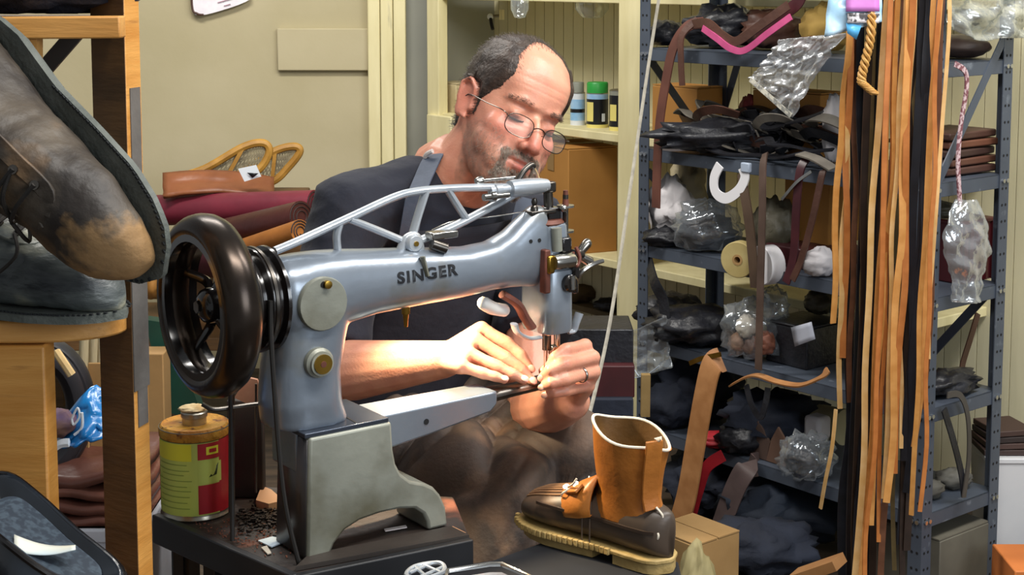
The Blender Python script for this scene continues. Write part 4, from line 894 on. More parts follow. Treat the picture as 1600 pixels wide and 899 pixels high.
# ------------------------------------------------------------------ boots
M_boot = mat('scuffed_boot_leather', '#2c2622', '#655a4c', rough=.55, scale=13, c3='#92704a', c3lo=.52, c3hi=.66, c3scale=9, bump=.25, bscale=60, lo=.38, hi=.68)
M_boot2 = mat('scuffed_blue_black_leather', '#262b30', '#6f7674', rough=.42, scale=11, c3='#9a967c', c3lo=.55, c3hi=.74, c3scale=11, bump=.25, bscale=60, stretch=(1, 1, 2.5))
M_sole = mat('grey_welt', '#6d716b', '#535853', rough=.7, scale=20, bump=.3)
M_lace = mat('black_lace', '#191614', '#2a241f', rough=.7, scale=40)
M_stitch = mat('dark_stitch', '#1f2325', rough=.8)
def boot(name, label, M, mu, L=.30, shaft=True, lace=True, seed=0, heel=True, wl=1.05, ot=.006):
    """ankle boot: local +x to the toe, z up, sole at z=0"""
    t = thing(name, label, 'boot', M=M)
    def half(x):   # sole half width along the length
        return np.interp(x, [-.13, -.115, -.08, -.02, .04, .09, .125, .15, .165, .172], [.004, .026, .035, .034, .044, .050, .046, .036, .02, .003])
    pts = [(-.13+.302*i/24) for i in range(25)]
    out = [(x, -half(x)) for x in pts]+[(x, half(x)) for x in pts[::-1]]
    MB().prism([(x*1.0, y*1.0) for x, y in out], ot, Matrix.Translation((0, 0, .012-ot))).build('outsole', M_sole, t, smooth=60)
    w_ = MB().prism([(x*lerp(1, wl, .4), y*wl) for x, y in out], .006, Matrix.Translation((0, 0, .012))).build('welt', M_sole, t, smooth=60)
    if heel: MB().prism([(-.128, -.02), (-.06, -.033), (-.06, .033), (-.128, .02)], .012, Matrix.Translation((0, 0, -.008))).build('heel', M_sole, t, bevel=.002)
    st = MB()
    for k in range(40):
        x = lerp(-.02, .168, k/39)
        for sg in (-1, 1): st.box((x*lerp(1, wl, .25), sg*half(x)*(1+(wl-1)*.6), .0185), (.0035, .0025, .0016))
    o = st.build('welt_stitching', M_stitch, t); o['kind'] = 'stuff'
    # upper: rings along x in the fore part, merged with a shaft
    U = MB(); rings = []
    top = lambda x: np.interp(x, [-.12, -.05, 0, .04, .08, .12, .15, .168], [.09, .10, .10, .092, .075, .066, .052, .026])
    for i in range(26):
        x = lerp(-.124, .168, i/25); hw = max(.006, half(x)*.97); h = top(x)
        ring_ = []
        for k in range(24):
            a = 2*math.pi*k/24; c_, s_ = math.cos(a), math.sin(a); yy = math.copysign(abs(c_)**.8, c_)*hw*(1 if s_ < 0 else 1-.25*s_*s_); zz = .016+(h/2)*(1+math.copysign(abs(s_)**.75, s_)); ring_.append(Vector((x, yy, zz)))
        rings.append(ring_)
    U.loft(rings)
    if shaft:
        U.loft([[Vector((cx+math.cos(2*math.pi*k/24)*rx, math.sin(2*math.pi*k/24)*ry, z)) for k in range(24)] for z, cx, rx, ry in ((.04, -.07, .052, .033), (.09, -.055, .066, .035), (.13, -.06, .056, .037), (.18, -.066, .052, .042), (.22, -.07, .055, .046))])
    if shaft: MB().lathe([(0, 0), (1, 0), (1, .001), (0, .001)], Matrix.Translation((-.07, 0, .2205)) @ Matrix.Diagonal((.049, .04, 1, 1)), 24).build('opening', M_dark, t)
    me = bake(U, 'upper', .004, 6); a = verts(me); n_ = norms(me)
    dd = np.array([noise.noise(Vector(p)*28+Vector((seed, 0, 0)))*.0025-abs(noise.noise(Vector((p[0]*60, p[1]*14, p[2]*40+seed))))*.004*(1 if .0 < p[0] < .09 and p[2] > .05 else .3) for p in a]); setv(me, a+n_*dd[:, None])
    me.materials.clear(); me.materials.append(mu); me.polygons.foreach_set('use_smooth', [True]*len(me.polygons))
    u = bpy.data.objects.new('upper', me); COL.objects.link(u); u.parent = t
    if lace:
        for sg in (-1, 1):
            fl = [(.085, sg*.004, .088), (.075, sg*.022, .086), (.04, sg*.03, .1), (.0, sg*.033, .112), (-.02, sg*.036, .13), (-.03, sg*.038, .16)]
            MB().sweep(spline(fl, 5), RECT(.016, .004), ups=[(0, sg*.5, 1)]*26).build('eyestay', mu, t, bevel=.001)
        ey = [(.066, .094), (.045, .103), (.022, .112), (.0, .122), (-.016, .14)]
        for i, (x, z) in enumerate(ey):
            for sg in (-1, 1): MB().lathe([(.0022, 0), (.0045, 0), (.0045, .002), (.0022, .002)], Matrix.Translation((x, sg*.025, z)) @ Matrix.Rotation(R(-sg*35), 4, 'X'), 10).build('eyelet', M_steeld, t)
            MB().tube(spline([(x, -.027, z+.002), (x+.002, 0, z+.010), (x, .027, z+.002)], 5), .0022, 6).build('lace', M_lace, t)
            if i < 4: MB().tube(spline([(x, -.024, z+.003), ((x+ey[i+1][0])/2, 0, (z+ey[i+1][1])/2+.012), (ey[i+1][0], .024, ey[i+1][1]+.003)], 5), .0022, 6).build('lace', M_lace, t)
        MB().tube(spline([(.066, -.03, .094), (.08, -.05, .075), (.05, -.066, .05), (.02, -.06, .06), (-.0, -.04, .115)], 6), .002, 6).build('lace', M_lace, t)
    return t
def basis(o, x, z):
    """matrix from origin, x direction and approximate up"""
    x = Vector(x).normalized(); z = Vector(z); z = (z-x*z.dot(x)).normalized(); y = z.cross(x)
    M = Matrix((( *x, 0), (*y, 0), (*z, 0), (0, 0, 0, 1))).transposed(); M.translation = Vector(o); return M
# upper boot lies on its side, toe pointing down to the right, sole to the right
toe = at(206, 398, 1.60); heel = at(-58, 40, 1.70)
x_ = (toe-heel).normalized(); z_ = Vector((-.64, -.76, -.02))
Mb = basis((0, 0, 0), x_, z_); Mb = Mb @ Matrix.Scale(1.16, 4); Mb.translation = toe-(Mb.to_3x3() @ Vector((.150, 0, .03)))
def scuff(m, c, x0, x1):
    """worn patch of its own on the toe"""
    nt = m.node_tree; b = nt.nodes['Principled BSDF']; L = nt.links.new; src = b.inputs['Base Color'].links[0].from_socket
    tc = nt.nodes.new('ShaderNodeTexCoord'); sp = nt.nodes.new('ShaderNodeSeparateXYZ'); L(tc.outputs['Object'], sp.inputs[0])
    n = nt.nodes.new('ShaderNodeTexNoise'); n.inputs['Scale'].default_value = 34; n.inputs['Detail'].default_value = 5; L(tc.outputs['Object'], n.inputs[0])
    ad = nt.nodes.new('ShaderNodeMath'); ad.operation = 'MULTIPLY_ADD'; L(n.outputs[0], ad.inputs[0]); ad.inputs[1].default_value = .16; L(sp.outputs[0], ad.inputs[2])
    mr = nt.nodes.new('ShaderNodeMapRange'); mr.inputs[1].default_value = x0; mr.inputs[2].default_value = x1; mr.inputs[4].default_value = .85; L(ad.outputs[0], mr.inputs[0])
    mx = nt.nodes.new('ShaderNodeMix'); mx.data_type = 'RGBA'; L(mr.outputs[0], mx.inputs[0]); L(src, mx.inputs[6]); mx.inputs[7].default_value = lin(c); L(mx.outputs[2], b.inputs['Base Color'])
scuff(M_boot, '#a98458', .195, .225)
boot('work_boot', 'scuffed dark work boot tipped on top of the other, toe down to the right', Mb, M_boot, seed=1, heel=False, wl=1.13)
# lower boot stands on the shelf, toe to the right
toe2 = Vector((at(196, 490, 1.70).x, 1.70, zs))
Mb2 = basis((0, 0, 0), Vector((.93, -.30, 0)), (0, 0, 1)) @ Matrix.Scale(1.12, 4); Mb2.translation = Vector((toe2.x, toe2.y, zs-.006))-(Mb2.to_3x3() @ Vector((.172, 0, 0)))
boot('work_boot', 'blue-black scuffed work boot standing flat on the wooden shelf beneath the other', Mb2, M_boot2, shaft=False, seed=5, heel=False, wl=1.0, ot=.003)
# ------------------------------------------------------------------ below the shelf
o = thing('rubber_tire', 'black rubber tyre-like roll leaning behind the left leg of the stand', 'tyre', at(70, 720, 2.14))
tc_ = at(60, 640, 2.14)
MB().sweep([tc_+Vector((.055*math.cos(a), .02*math.cos(a), .085*math.sin(a))) for a in np.linspace(0, 2*math.pi, 40, endpoint=False)], [(.02*math.cos(k), .03*math.sin(k)) for k in np.linspace(0, 2*math.pi, 12, endpoint=False)], closed=True).build('tread', mat('tire_rubber', '#16161a', '#222228', rough=.5, scale=20), o, world=True)
MB().sweep([tc_+Vector((.07*math.cos(a), .02*math.cos(a)-.015, .1*math.sin(a))) for a in np.linspace(0, 2*math.pi, 40, endpoint=False)], [(.004*math.cos(k), .004*math.sin(k)) for k in np.linspace(0, 2*math.pi, 8, endpoint=False)], closed=True).build('rib', MATS['tire_rubber'], o, world=True)
# crate side carrying the lower clutter
zc_ = at(110, 835, 2.05).z
crate = thing('storage_box', 'white storage box under the stacked brown leather', 'box', at(130, 860, 2.1))
pw_ = at(120, 815, 2.08)
MB().box((pw_.x, 2.16, pw_.z/2), (.2, .22, pw_.z)).build('box_body', mat('white_box', '#b9bcc4', '#a8abb3', rough=.6, scale=8), crate, bevel=.003, world=True)
MB().box((pw_.x, 2.16, pw_.z-.01), (.206, .226, .02)).build('box_lid', MATS['white_box'], crate, bevel=.003, world=True)
# folded brown leather, four layers
M_brl = mat('chestnut_leather', '#6e4438', '#573328', rough=.38, scale=10, bump=.12)
zz = pw_.z
cols = ['#7c4d40', '#6f4438', '#875646', '#5f3a30']
for k in range(4):
    mk = mat('chestnut_leather_%d' % k, cols[k], '#5b382e', rough=.36, scale=9, bump=.12)
    th = .022
    mb = MB()
    def lf(u, v_, k=k): return Vector((pw_.x+(u-.5)*.19, 2.06+v_*.18, zz+.003+k*th+.012*noise.noise(Vector((u*3+k, v_*3, k)))+.006*math.sin(u*4+k)))
    mb.grid(lf, 16, 10)
    o = mb.build('leather_fold', mk, smooth=180, solid=.012); tag(o, ['lowest', 'second from the bottom', 'third from the bottom', 'topmost'][k]+' folded chestnut leather piece under the wooden shelf', 'leather', 'folded chestnut leather under the stand')
# blue plastic bag
zbag = zz+.1
M_blue = mat('blue_plastic', '#1f86cf', '#1673ba', rough=.25, scale=9, bump=.15, coat=.3)
bag = thing('plastic_bag', 'bright blue plastic bag with white print below the boot shelf', 'bag', at(130, 700, 2.05))
def bf(u, v_):
    p = at(lerp(78, 172, u), lerp(lerp(704, 684, u), lerp(696, 606, min(1, u*1.5)**.8), v_), 2.02-.03*math.sin(u*3)+.05*v_)
    return p+Vector((0, 1, .3))*.012*noise.noise(Vector((u*6, v_*5, 2)))
MB().grid(bf, 24, 20).build('bag_film', M_blue, bag, smooth=180, solid=.004, world=True)
MB().tube(spline([at(112, 655, 2.0), at(121, 638, 2.0), at(124, 652, 2.0), at(115, 664, 2.0), at(112, 655, 2.0)], 6), .0016, 6).build('printed_loop', mat('white_print', '#e8f0f6', rough=.4), bag, world=True)
MB().tube(spline([at(128, 645, 2.0), at(128, 668, 2.0), at(116, 680, 2.0)], 6), .002, 6).build('printed_line', MATS['white_print'], bag, world=True)
MB().tube(spline([at(80, 704, 1.99), at(94, 694, 1.99), at(108, 692, 1.99)], 6), .006, 6).build('white_corner', MATS['white_print'], bag, world=True)
# cardboard sheets and paper rolls behind
M_card = mat('cardboard', '#b08c5a', '#a07c4c', rough=.8, scale=6, bump=.08)
for i, (x0, x1, y0, y1, lab) in enumerate([(112, 136, 572, 640, 'left cardboard panel standing behind the blue bag'), (137, 168, 570, 640, 'right cardboard panel standing behind the blue bag')]):
    a, b = at(x0, y1, 2.2), at(x1, y0, 2.2); o = MB().box(((a.x+b.x)/2, 2.2+.01*i, (b.z)/2), (b.x-a.x, .006, b.z)).build('cardboard_sheet', M_card, bevel=.001); tag(o, lab, 'cardboard')
M_paper = mat('cream_paper', '#d8cba6', '#c4b58e', rough=.8, scale=20, stretch=(12, 12, 1))
for i, (x, lab) in enumerate([(130, 'left cream paper roll standing under the boot shelf'), (146, 'middle cream paper roll standing under the boot shelf'), (158, 'right cream paper roll standing under the boot shelf')]):
    a = at(x, 575, 2.23); tp = at(x+3, 528, 2.23)
    o = MB().tube([(a.x, 2.235, a.z-.1), (a.x, 2.235, a.z), (tp.x, 2.235, tp.z+.03)], [.008, .0085, .008], 12).build('paper_roll', M_paper); tag(o, lab, 'paper roll')
o = MB().tube(spline([at(88, 550, 2.06), at(100, 568, 2.05), at(112, 586, 2.05)], 4), [.006]*9, 8).build('wood_offcut', mat('pale_offcut', '#c9a468', '#e0c894', rough=.7, scale=20)); tag(o, 'pale wooden offcut wedged above the black tyre', 'offcut')
o = lump('cloth_scrap', at(88, 682, 2.02), (.03, .03, .018), mat('purple_scrap', '#4a3a6a', '#6a4a3a', rough=.7, scale=25), 'purple and brown scrap beside the blue plastic bag', 'scrap', seed=9)
# ------------------------------------------------------------------ bottom-left black shoe
M_pat = mat('black_patent', '#15181d', '#232a33', rough=.22, scale=7, coat=.5, bump=.08)
sh = thing('black_shoe', 'shiny black shoe in the bottom left corner with a paper tag inside', 'shoe', at(70, 899, 1.52))
ax_ = (at(205, 900, 1.50)-at(20, 760, 1.56)).normalized()
rim = spline([at(-30, 752, 1.58), at(12, 742, 1.585), at(60, 775, 1.57), at(120, 830, 1.54), at(190, 890, 1.5), at(180, 925, 1.46), at(90, 905, 1.44), at(10, 850, 1.44), at(-40, 800, 1.5)], 5, True)
k = len(rim); cen = sum(rim, Vector())/k
rings = []
for s_, dz in ((.70, -.012), (.9, -.0), (.97, .004), (1.0, 0), (1.04, -.012), (1.08, -.04), (1.06, -.08), (1.0, -.1)): rings.append([cen+(p-cen)*s_+Vector((0, 0, dz)) for p in rim])
MB().loft(rings, cap=False).build('shoe_upper', M_pat, sh, smooth=180, world=True)
MB().loft([[cen+(p-cen)*.72+Vector((0, 0, -.008)) for p in rim], [cen+(p-cen)*.6+Vector((0, 0, -.05)) for p in rim], [cen+(p-cen)*.2+Vector((0, 0, -.055)) for p in rim]]).build('insole', mat('speckled_lining', '#2a3440', '#3f4c58', rough=.6, scale=120, lo=.45, hi=.6), sh, world=True)
MB().tube(rim, .0035, 8, closed=True).build('topline', M_blackg, sh, world=True)
MB().loft([[cen+(p-cen)*s_+Vector((0, 0, dz)) for p in rim] for s_, dz in ((1.03, -.1), (1.06, -.115), (1.02, -.125))]).build('sole', M_blackg, sh, world=True)
tg = MB(); 
def tf(u, v_): return at(lerp(22, 118, u), lerp(862, 858, u)-lerp(0, 26, v_)*(1-.75*u)+8*math.sin(u*3), 1.47+.02*v_)
o = tg.grid(tf, 12, 4).build('paper_tag', mat('paper_tag_white', '#ece8d4', '#cfe2ea', rough=.6, scale=14), smooth=180, solid=.001); tag(o, 'curled white paper tag lying in the black shoe', 'tag')
tb = thing('side_table', 'low dark table under the shiny black shoe', 'table', at(60, 899, 1.5))
zt_ = cen.z-.126
MB().box((cen.x-.02, 1.5, zt_-.0125), (.34, .24, .025)).build('table_top', M_bedge, tb, bevel=.003, world=True)
for sx in (-1, 1):
    for sy in (-1, 1): MB().box((cen.x-.02+sx*.14, 1.5+sy*.09, (zt_-.025)/2), (.025, .025, zt_-.025)).build('leg', M_bedge, tb, world=True)
# ------------------------------------------------------------------ between stand and wheel
o = lump('cloth_bundle', at(248, 470, 2.5), (.035, .04, .045), mat('tan_bundle', '#c08a44', '#a87434', rough=.7, scale=12), 'tan leather piece seen left of the handwheel', 'leather', seed=3)
c = at(262, 655, 2.45); 
o = MB().loft([[at(x, y, 2.45)+Vector((0, q, 0)) for x, y in ((226, 500), (262, 505), (320, 660), (262, 645), (240, 560))] for q in (0, .03)]).build('green_case', mat('green_case', '#1d4a3c', '#163a30', rough=.5, scale=10)); tag(o, 'dark green case standing behind the handwheel', 'case')
a, b = at(215, 640, 2.38), at(256, 552, 2.38); o = MB().box(((a.x+b.x)/2, 2.4, b.z/2), (b.x-a.x, .05, b.z)).build('cardboard_box', M_card, bevel=.002); tag(o, 'narrow cardboard box edge right of the wooden post', 'box')
a, b = at(225, 790, 2.3), at(248, 716, 2.3); o = MB().box(((a.x+b.x)/2, 2.32, b.z/2), (b.x-a.x, .04, b.z)).build('maroon_box', mat('maroon_box', '#5c1c28', '#48141e', rough=.5, scale=12), bevel=.002); tag(o, 'maroon box edge behind the cement can', 'box')
# ================================================================== on the bench: cement can and scraps
canp = atz(302, 806, TZ); canp = Vector((canp.x, canp.y+.02, TZ))
cn = thing('cement_can', 'rusty-topped can of cement with yellow-green and red label', 'can', canp, R(-22))
CR, CHt = .0465, .122
M_tin = mat('tin_steel', '#b9b6ab', '#8f8a7c', rough=.3, metal=.9, scale=14)
M_rusty = mat('rust_yellow_top', '#c99a2e', '#a86a1c', rough=.7, scale=26, bump=.3, c3='#5a2c12', c3lo=.58, c3hi=.68, c3scale=60)
M_lime = mat('lime_label', '#c3d06a', '#b6c65c', rough=.4, scale=6)
M_yel = mat('yellow_label', '#e0dc3c', rough=.4)
M_redl = mat('red_label', '#b3202c', '#9c1824', rough=.4, scale=8)
MB().lathe([(0, 0), (CR, 0), (CR+.0015, .002), (CR, .005), (CR-.0005, .007), (CR-.0005, CHt-.006), (CR+.0015, CHt-.003), (CR+.0015, CHt), (CR-.003, CHt)], None, 48).build('can_body', M_tin, cn)
MB().lathe([(CR+.001, CHt-.001), (CR-.002, CHt+.0025), (CR-.005, CHt+.0008), (.02, CHt+.0008), (.0, CHt+.0008)], None, 40).build('can_top', M_rusty, cn)
MB().lathe([(CR+.0004, CHt-.013), (CR+.0012, CHt-.012), (CR+.002, CHt-.002), (CR+.0008, CHt)], None, 48).build('rust_rim', M_rusty, cn)
cpn = MB().lathe([(.0165, CHt-.002), (.0165, CHt+.01), (.018, CHt+.011), (.018, CHt+.017), (.0165, CHt+.0185), (0, CHt+.0185)], None, 28).build('screw_cap', M_tin, cn)
lump('dried_cement', PM[cn.name] @ Vector((-.002, 0, CHt+.016)), (.018, .016, .005), mat('dried_cement', '#d8c49a', '#b89a68', rough=.8, scale=60), '', '', seed=2, parent=cpn)
def patch(name, a0, a1, z0, z1, m, r=CR+.0006):
    return MB().lathe([(r, z0), (r, z1)], None, 14, R(a0), R(a1)).build(name, m, cn)
patch('label_green', -190, -14, .008, CHt-.014, M_lime, CR+.0003)
patch('label_red', -14, 170, .008, CHt-.014, M_redl, CR+.0003)
patch('label_yellow', -140, -62, CHt-.038, CHt-.015, M_yel)
patch('label_red', -52, -10, CHt-.037, CHt-.015, M_redl)
patch('label_window', -38, -16, CHt-.031, CHt-.020, M_yel, CR+.001)
patch('label_window_inner', -33, -20, CHt-.028, CHt-.023, M_redl, CR+.0014)
patch('label_red', -52, -10, .010, .05, M_redl)
patch('label_edge', -160, -148, .01, CHt-.02, M_rusty)
patch('label_band', -52, -10, .052, .080, M_lime, CR+.0008)
for k, (z, a0, a1) in enumerate([(.078, -130, -70), (.070, -134, -66), (.064, -120, -75), (.056, -138, -62), (.048, -130, -70), (.042, -136, -64), (.034, -128, -66), (.026, -136, -70), (.018, -132, -66)]):
    patch('print_line', a0, a1, z, z+.0012, mat('green_print', '#8ea048', rough=.5), CR+.0008)
MB().add([(CR*1.02*math.cos(R(a)), CR*1.02*math.sin(R(a)), z) for a, z in ((-34, .060), (-20, .062), (-16, .078))], [(0, 1, 2)]).build('leaf_mark', mat('green_black', '#1c3a1e', rough=.5), cn, solid=.0005)
# rods and tools standing between can and machine base
def rod(px, y0, y1, Y, r, m, lab, name='metal_rod', cat='rod', px2=None):
    a = at(px, y1, Y); b = at(px2 or px, y0, Y); a.z = max(a.z, TZ); o = MB().cyl(a, b, r, 10).build(name, m); return tag(o, lab, cat)
rod(362, 560, 800, 1.97, .0042, M_rubber, 'thin black rod standing in front of the cement can')
rod(400, 600, 770, 2.0, .0016, M_steeld, 'thin steel spoke standing between can and machine base')
o = MB().box((at(385, 700, 2.1).x, 2.1, TZ+.07), (.05, .02, .14)).build('dark_plank', mat('dark_panel', '#2a231e', '#1e1916', rough=.6, scale=10), bevel=.002); tag(o, 'dark wooden plank standing behind the cement can', 'plank')
o = MB().tube(spline([at(316, 632, 1.93), at(335, 640, 1.93), at(370, 636, 1.94), at(410, 632, 1.95), at(428, 645, 1.95)], 6), [.004]*25, 8, flat=.7).build('bent_lever', M_steeld); tag(o, 'bent steel lever under the handwheel', 'lever')
o = MB().loft([[p+Vector((0, q, 0)) for p in (at(366, 622, 2.04), at(384, 590, 2.04), at(402, 594, 2.04), at(412, 625, 2.04), at(392, 634, 2.04))] for q in (0, .006)]).build('leather_scrap', mat('pink_tan_leather', '#d7a184', '#bb8265', rough=.7, scale=20)); tag(o, 'pinkish leather scrap hanging under the handwheel', 'leather scrap')
def flake(name, pts, m, lab, cat='scrap', h=.002, lift=0):
    o = slab_poly([atz(x, y, TZ) for x, y in pts], TZ+lift+.0005, TZ+lift+h).build(name, m); return tag(o, lab, cat)
flake('paper_scrap', [(403, 847), (436, 838), (452, 846), (424, 857)], mat('pale_blue_paper', '#c9dcec', rough=.6), 'pale blue paper scrap on the bench by the machine foot')
flake('leather_offcut', [(400, 795), (409, 772), (424, 778), (443, 795), (420, 801)], mat('tan_offcut', '#c39a78', rough=.7), 'tan leather offcut beside the black filings on the bench', 'leather scrap', .012)
flake('wood_chip', [(408, 858), (417, 855), (424, 866), (418, 868)], mat('pale_chip', '#d8cdbb', rough=.7), 'pale chip lying beside the blue paper scrap', 'scrap')
flake('thread_end', [(600, 829), (634, 823), (636, 826), (602, 832)], mat('white_thread_end', '#eadfda', rough=.7), 'white thread end lying under the arch of the machine base', 'thread')
flake('leather_offcut', [(662, 836), (708, 826), (728, 836), (690, 846)], mat('tan_offcut_mottled', '#b98a64', '#8a6245', rough=.7, scale=30), 'tan leather offcut at the right bench corner', 'leather scrap', .003)  # tan with a browner mottle
r_ = random.Random(11); mb = MB()
for _ in range(260):
    p = atz(r_.uniform(372, 450), r_.gauss(812, 10), TZ); s_ = r_.uniform(.001, .0035); mb.box((p.x, p.y, TZ+s_*.5+r_.random()*.004), (s_*2, s_, s_), rz=r_.random()*3)
o = mb.build('leather_filings', mat('black_filings', '#17130f', '#2c2019', rough=.8, scale=90)); tag(o, 'heap of black leather filings on the bench', 'filings', kind='stuff')
r_ = random.Random(12); mb = MB()
for _ in range(420):
    qx = r_.uniform(290, 470); qy = r_.gauss(838, 14)
    if qy > 796+(qx-243)*.438: continue
    p = atz(qx, qy, TZ); s_ = r_.uniform(.0005, .0013); mb.box((p.x, p.y, TZ+s_*.5), (s_*2.2, s_, s_), rz=r_.random()*3)
o = mb.build('red_dust', mat('red_brown_dust', '#8a5440', '#6e3f2e', rough=.9, scale=90)); tag(o, 'red-brown leather dust scattered on the bench', 'dust', kind='stuff')
# items on the low tray at the bottom centre
tray = thing('parts_tray', 'chrome-rimmed tray at the bottom centre in front of the bench', 'tray', at(760, 899, 1.75))
trp = [at(x, y, Y) for x, y, Y in ((700, 906, 1.74), (765, 882, 1.76), (784, 883, 1.76), (830, 915, 1.72), (760, 960, 1.66), (690, 940, 1.68))]
zt2 = min(p.z for p in trp); trp = [Vector((p.x, p.y, trp[1].z)) for p in trp]
slab_poly(trp, trp[1].z-.014, trp[1].z-.010).build('tray_floor', mat('pale_tray', '#aab4c2', rough=.3, metal=.5), tray, world=True)
MB().tube(trp, .003, 8, closed=True).build('tray_rim', M_steel, tray, world=True)
fr = thing('lattice_tool', 'white metal lattice frame lying at the bottom centre beside the chrome tray', 'tool', at(660, 899, 1.77))
zl = at(665, 884, 1.77).z
MB().tube(spline([atz(x, y, zl) for x, y in ((635, 900), (648, 886), (682, 880), (694, 886), (690, 896), (660, 905))], 5, True), .003, 8, closed=True).build('outer_ring', M_alu, fr, world=True)
for a, b in (((648, 886), (668, 904)), ((660, 883), (690, 896)), ((640, 896), (672, 882)), ((655, 903), (692, 887))):
    MB().cyl(atz(*a, zl), atz(*b, zl), .0024, 8).build('lattice_bar', M_alu, fr, world=True)
low = thing('low_bench', 'low dark bench at the bottom edge carrying tray and boot', 'bench', (0.05, 1.85, 0))
# ================================================================== the leather boot being mended
M_tan = mat('tan_boot_leather', '#b8712c', '#9a5a20', rough=.42, scale=9, bump=.15, bscale=50, c3='#d09040', c3lo=.62, c3hi=.8, c3scale=5)
M_tanin = mat('boot_lining', '#7a5320', '#54380f', rough=.6, scale=14, bump=.1)
M_rubbb = mat('brown_rubber_foot', '#55463a', '#413830', rough=.42, scale=7, c3='#7d6048', c3lo=.56, c3hi=.75, c3scale=12)
M_gum = mat('gum_rubber_sole', '#c0a46a', '#a2864c', rough=.6, scale=16, bump=.2)
M_wthr = mat('white_thread', '#e8dcc8', rough=.7)
bx, by = 1.98, 0
heelp = at(1022, 872, 1.93); zB = heelp.z-.012
heelp.z = zB
toep = atz(822, 806, zB+.012); toep.z = zB
xB = (toep-heelp); LB = xB.length; xB.normalize()
bt = thing('leather_boot', 'tan leather boot with brown rubber foot and gum sole, standing before the man\'s knee', 'boot', M=basis(heelp, xB, (0, 0, 1)))
print('boot length', LB)
def hf(x): return float(np.interp(x, [-.035, -.028, -.01, .03, .08, .14, .19, .225, .25, .262, .267], [.004, .022, .034, .037, .036, .046, .052, .047, .035, .02, .003]))*LB/.27
XS = [(-.035+.302*i/30)*LB/.27 for i in range(31)]; k_ = LB/.27
out = [(x, -hf(x/k_)) for x in XS]+[(x, hf(x/k_)) for x in XS[::-1]]
MB().prism([(x*1.02, y*1.08) for x, y in out], .007, Matrix.Translation((0, 0, .013))).build('sole_rim', M_gum, bt, smooth=60, bevel=.002)
MB().prism([(x*.98, y*.96) for x, y in out if x > .08], .014).build('tread_front', M_gum, bt, smooth=60)
MB().prism([(x*.98, y*.96) for x, y in out if x < .055], .014).build('heel_block', M_gum, bt, smooth=60)
for i in range(22):
    x = lerp(.06, .262, i/21)*k_
    for sg in (-1, 1):
        h = hf(x/k_); MB().box((x*1.02, sg*(h*1.09), .0165), (.0072, .006, .009)).build('sole_notch', M_gum, bt, bevel=.001)
# rubber foot
rings = []
topf = lambda x: float(np.interp(x, [-.035, 0, .06, .10, .14, .19, .225, .25, .267], [.058, .066, .066, .064, .062, .052, .044, .034, .018]))
for i in range(28):
    x = lerp(-.033, .264, i/27); h = topf(x); hw = max(.005, hf(x)*.98)
    rings.append([Vector((x*k_, math.copysign(abs(math.cos(a))**.8, math.cos(a))*hw*(1 if math.sin(a) < 0 else 1-.35*math.sin(a)**2*(1 if x > .12 else .3)), .019+h/2*(1+math.copysign(abs(math.sin(a))**.8, math.sin(a))))) for a in np.linspace(0, 2*math.pi, 28, endpoint=False)])
MB().loft(rings).build('rubber_foot', M_rubbb, bt, smooth=180)
for j in range(9):       # ribs over the toe
    a = math.pi/2-(j-4)*.2
    pts = []
    for x in np.linspace(.165, .245, 10):
        h = topf(x); hw = hf(x)*.98; pts.append((x*k_, math.copysign(abs(math.cos(a))**.8, math.cos(a))*hw*(1-.35*math.sin(a)**2), .0198+h/2*(1+math.sin(a)**.8)))
    MB().tube(pts, .0016, 6).build('toe_rib', mat('rib_rubber', '#96704f', rough=.45), bt)
MB().sweep([(x*k_, hf(x)*1.0, .019+.036+.02*max(0, (x-.1))) for x in np.linspace(-.02, .2, 16)], RECT(.003, .004), up=Vector((0, 0, 1))).build('foxing_band', mat('dark_band', '#3a2c22', rough=.5), bt)
for x in (.098, .112): MB().tube([(x*k_, hf(x)*1.0, .021), (x*k_, hf(x)*1.0, .05), (x*k_, hf(x)*.93, .075)], .0012, 6).build('side_seam', M_rubbb, bt)
# leather shaft, open at the top
n = 40
ZQ = lambda z: .058+(z-.058)*.72
def shaft(z, grow=0):
    zo = z
    t_ = (z-.06)/.155; cx = lerp(.052, .048, t_)*k_; rx = float(np.interp(z, [.06, .085, .11, .15, .215], [.076, .066, .058, .060, .068]))*k_; ry = float(np.interp(z, [.06, .085, .11, .15, .215], [.036, .036, .038, .043, .050]))*k_
    return [Vector((cx+math.cos(a)*(rx+grow), math.sin(a)*(ry+grow), ZQ(z)+(.012*math.cos(a)+.004*math.sin(3*a) if z > .2 else 0))) for a in np.linspace(0, 2*math.pi, n, endpoint=False)]
zsft = [.058, .07, .085, .1, .118, .135, .155, .175, .195, .214]
mb = MB().loft([shaft(z) for z in zsft], cap=False)
mb.v = [p+Vector((0, 0, 0))+Vector((p.x-.05, p.y, 0)).normalized()*(noise.noise(p*38)*.003-abs(noise.noise(Vector((p.x*30, p.y*30, p.z*70))))*.006*max(0, 1-abs(p.z-.095)/.03)) for p in mb.v]
mb.build('shaft', M_tan, bt, smooth=180)
MB().loft([shaft(z, -.0035) for z in zsft], cap=False).build('shaft_lining', M_tanin, bt, smooth=180)
MB().tube([p+Vector((0, 0, .0008)) for p in shaft(.214, -.0015)], .0021, 8, closed=True).build('top_binding', M_wthr, bt)
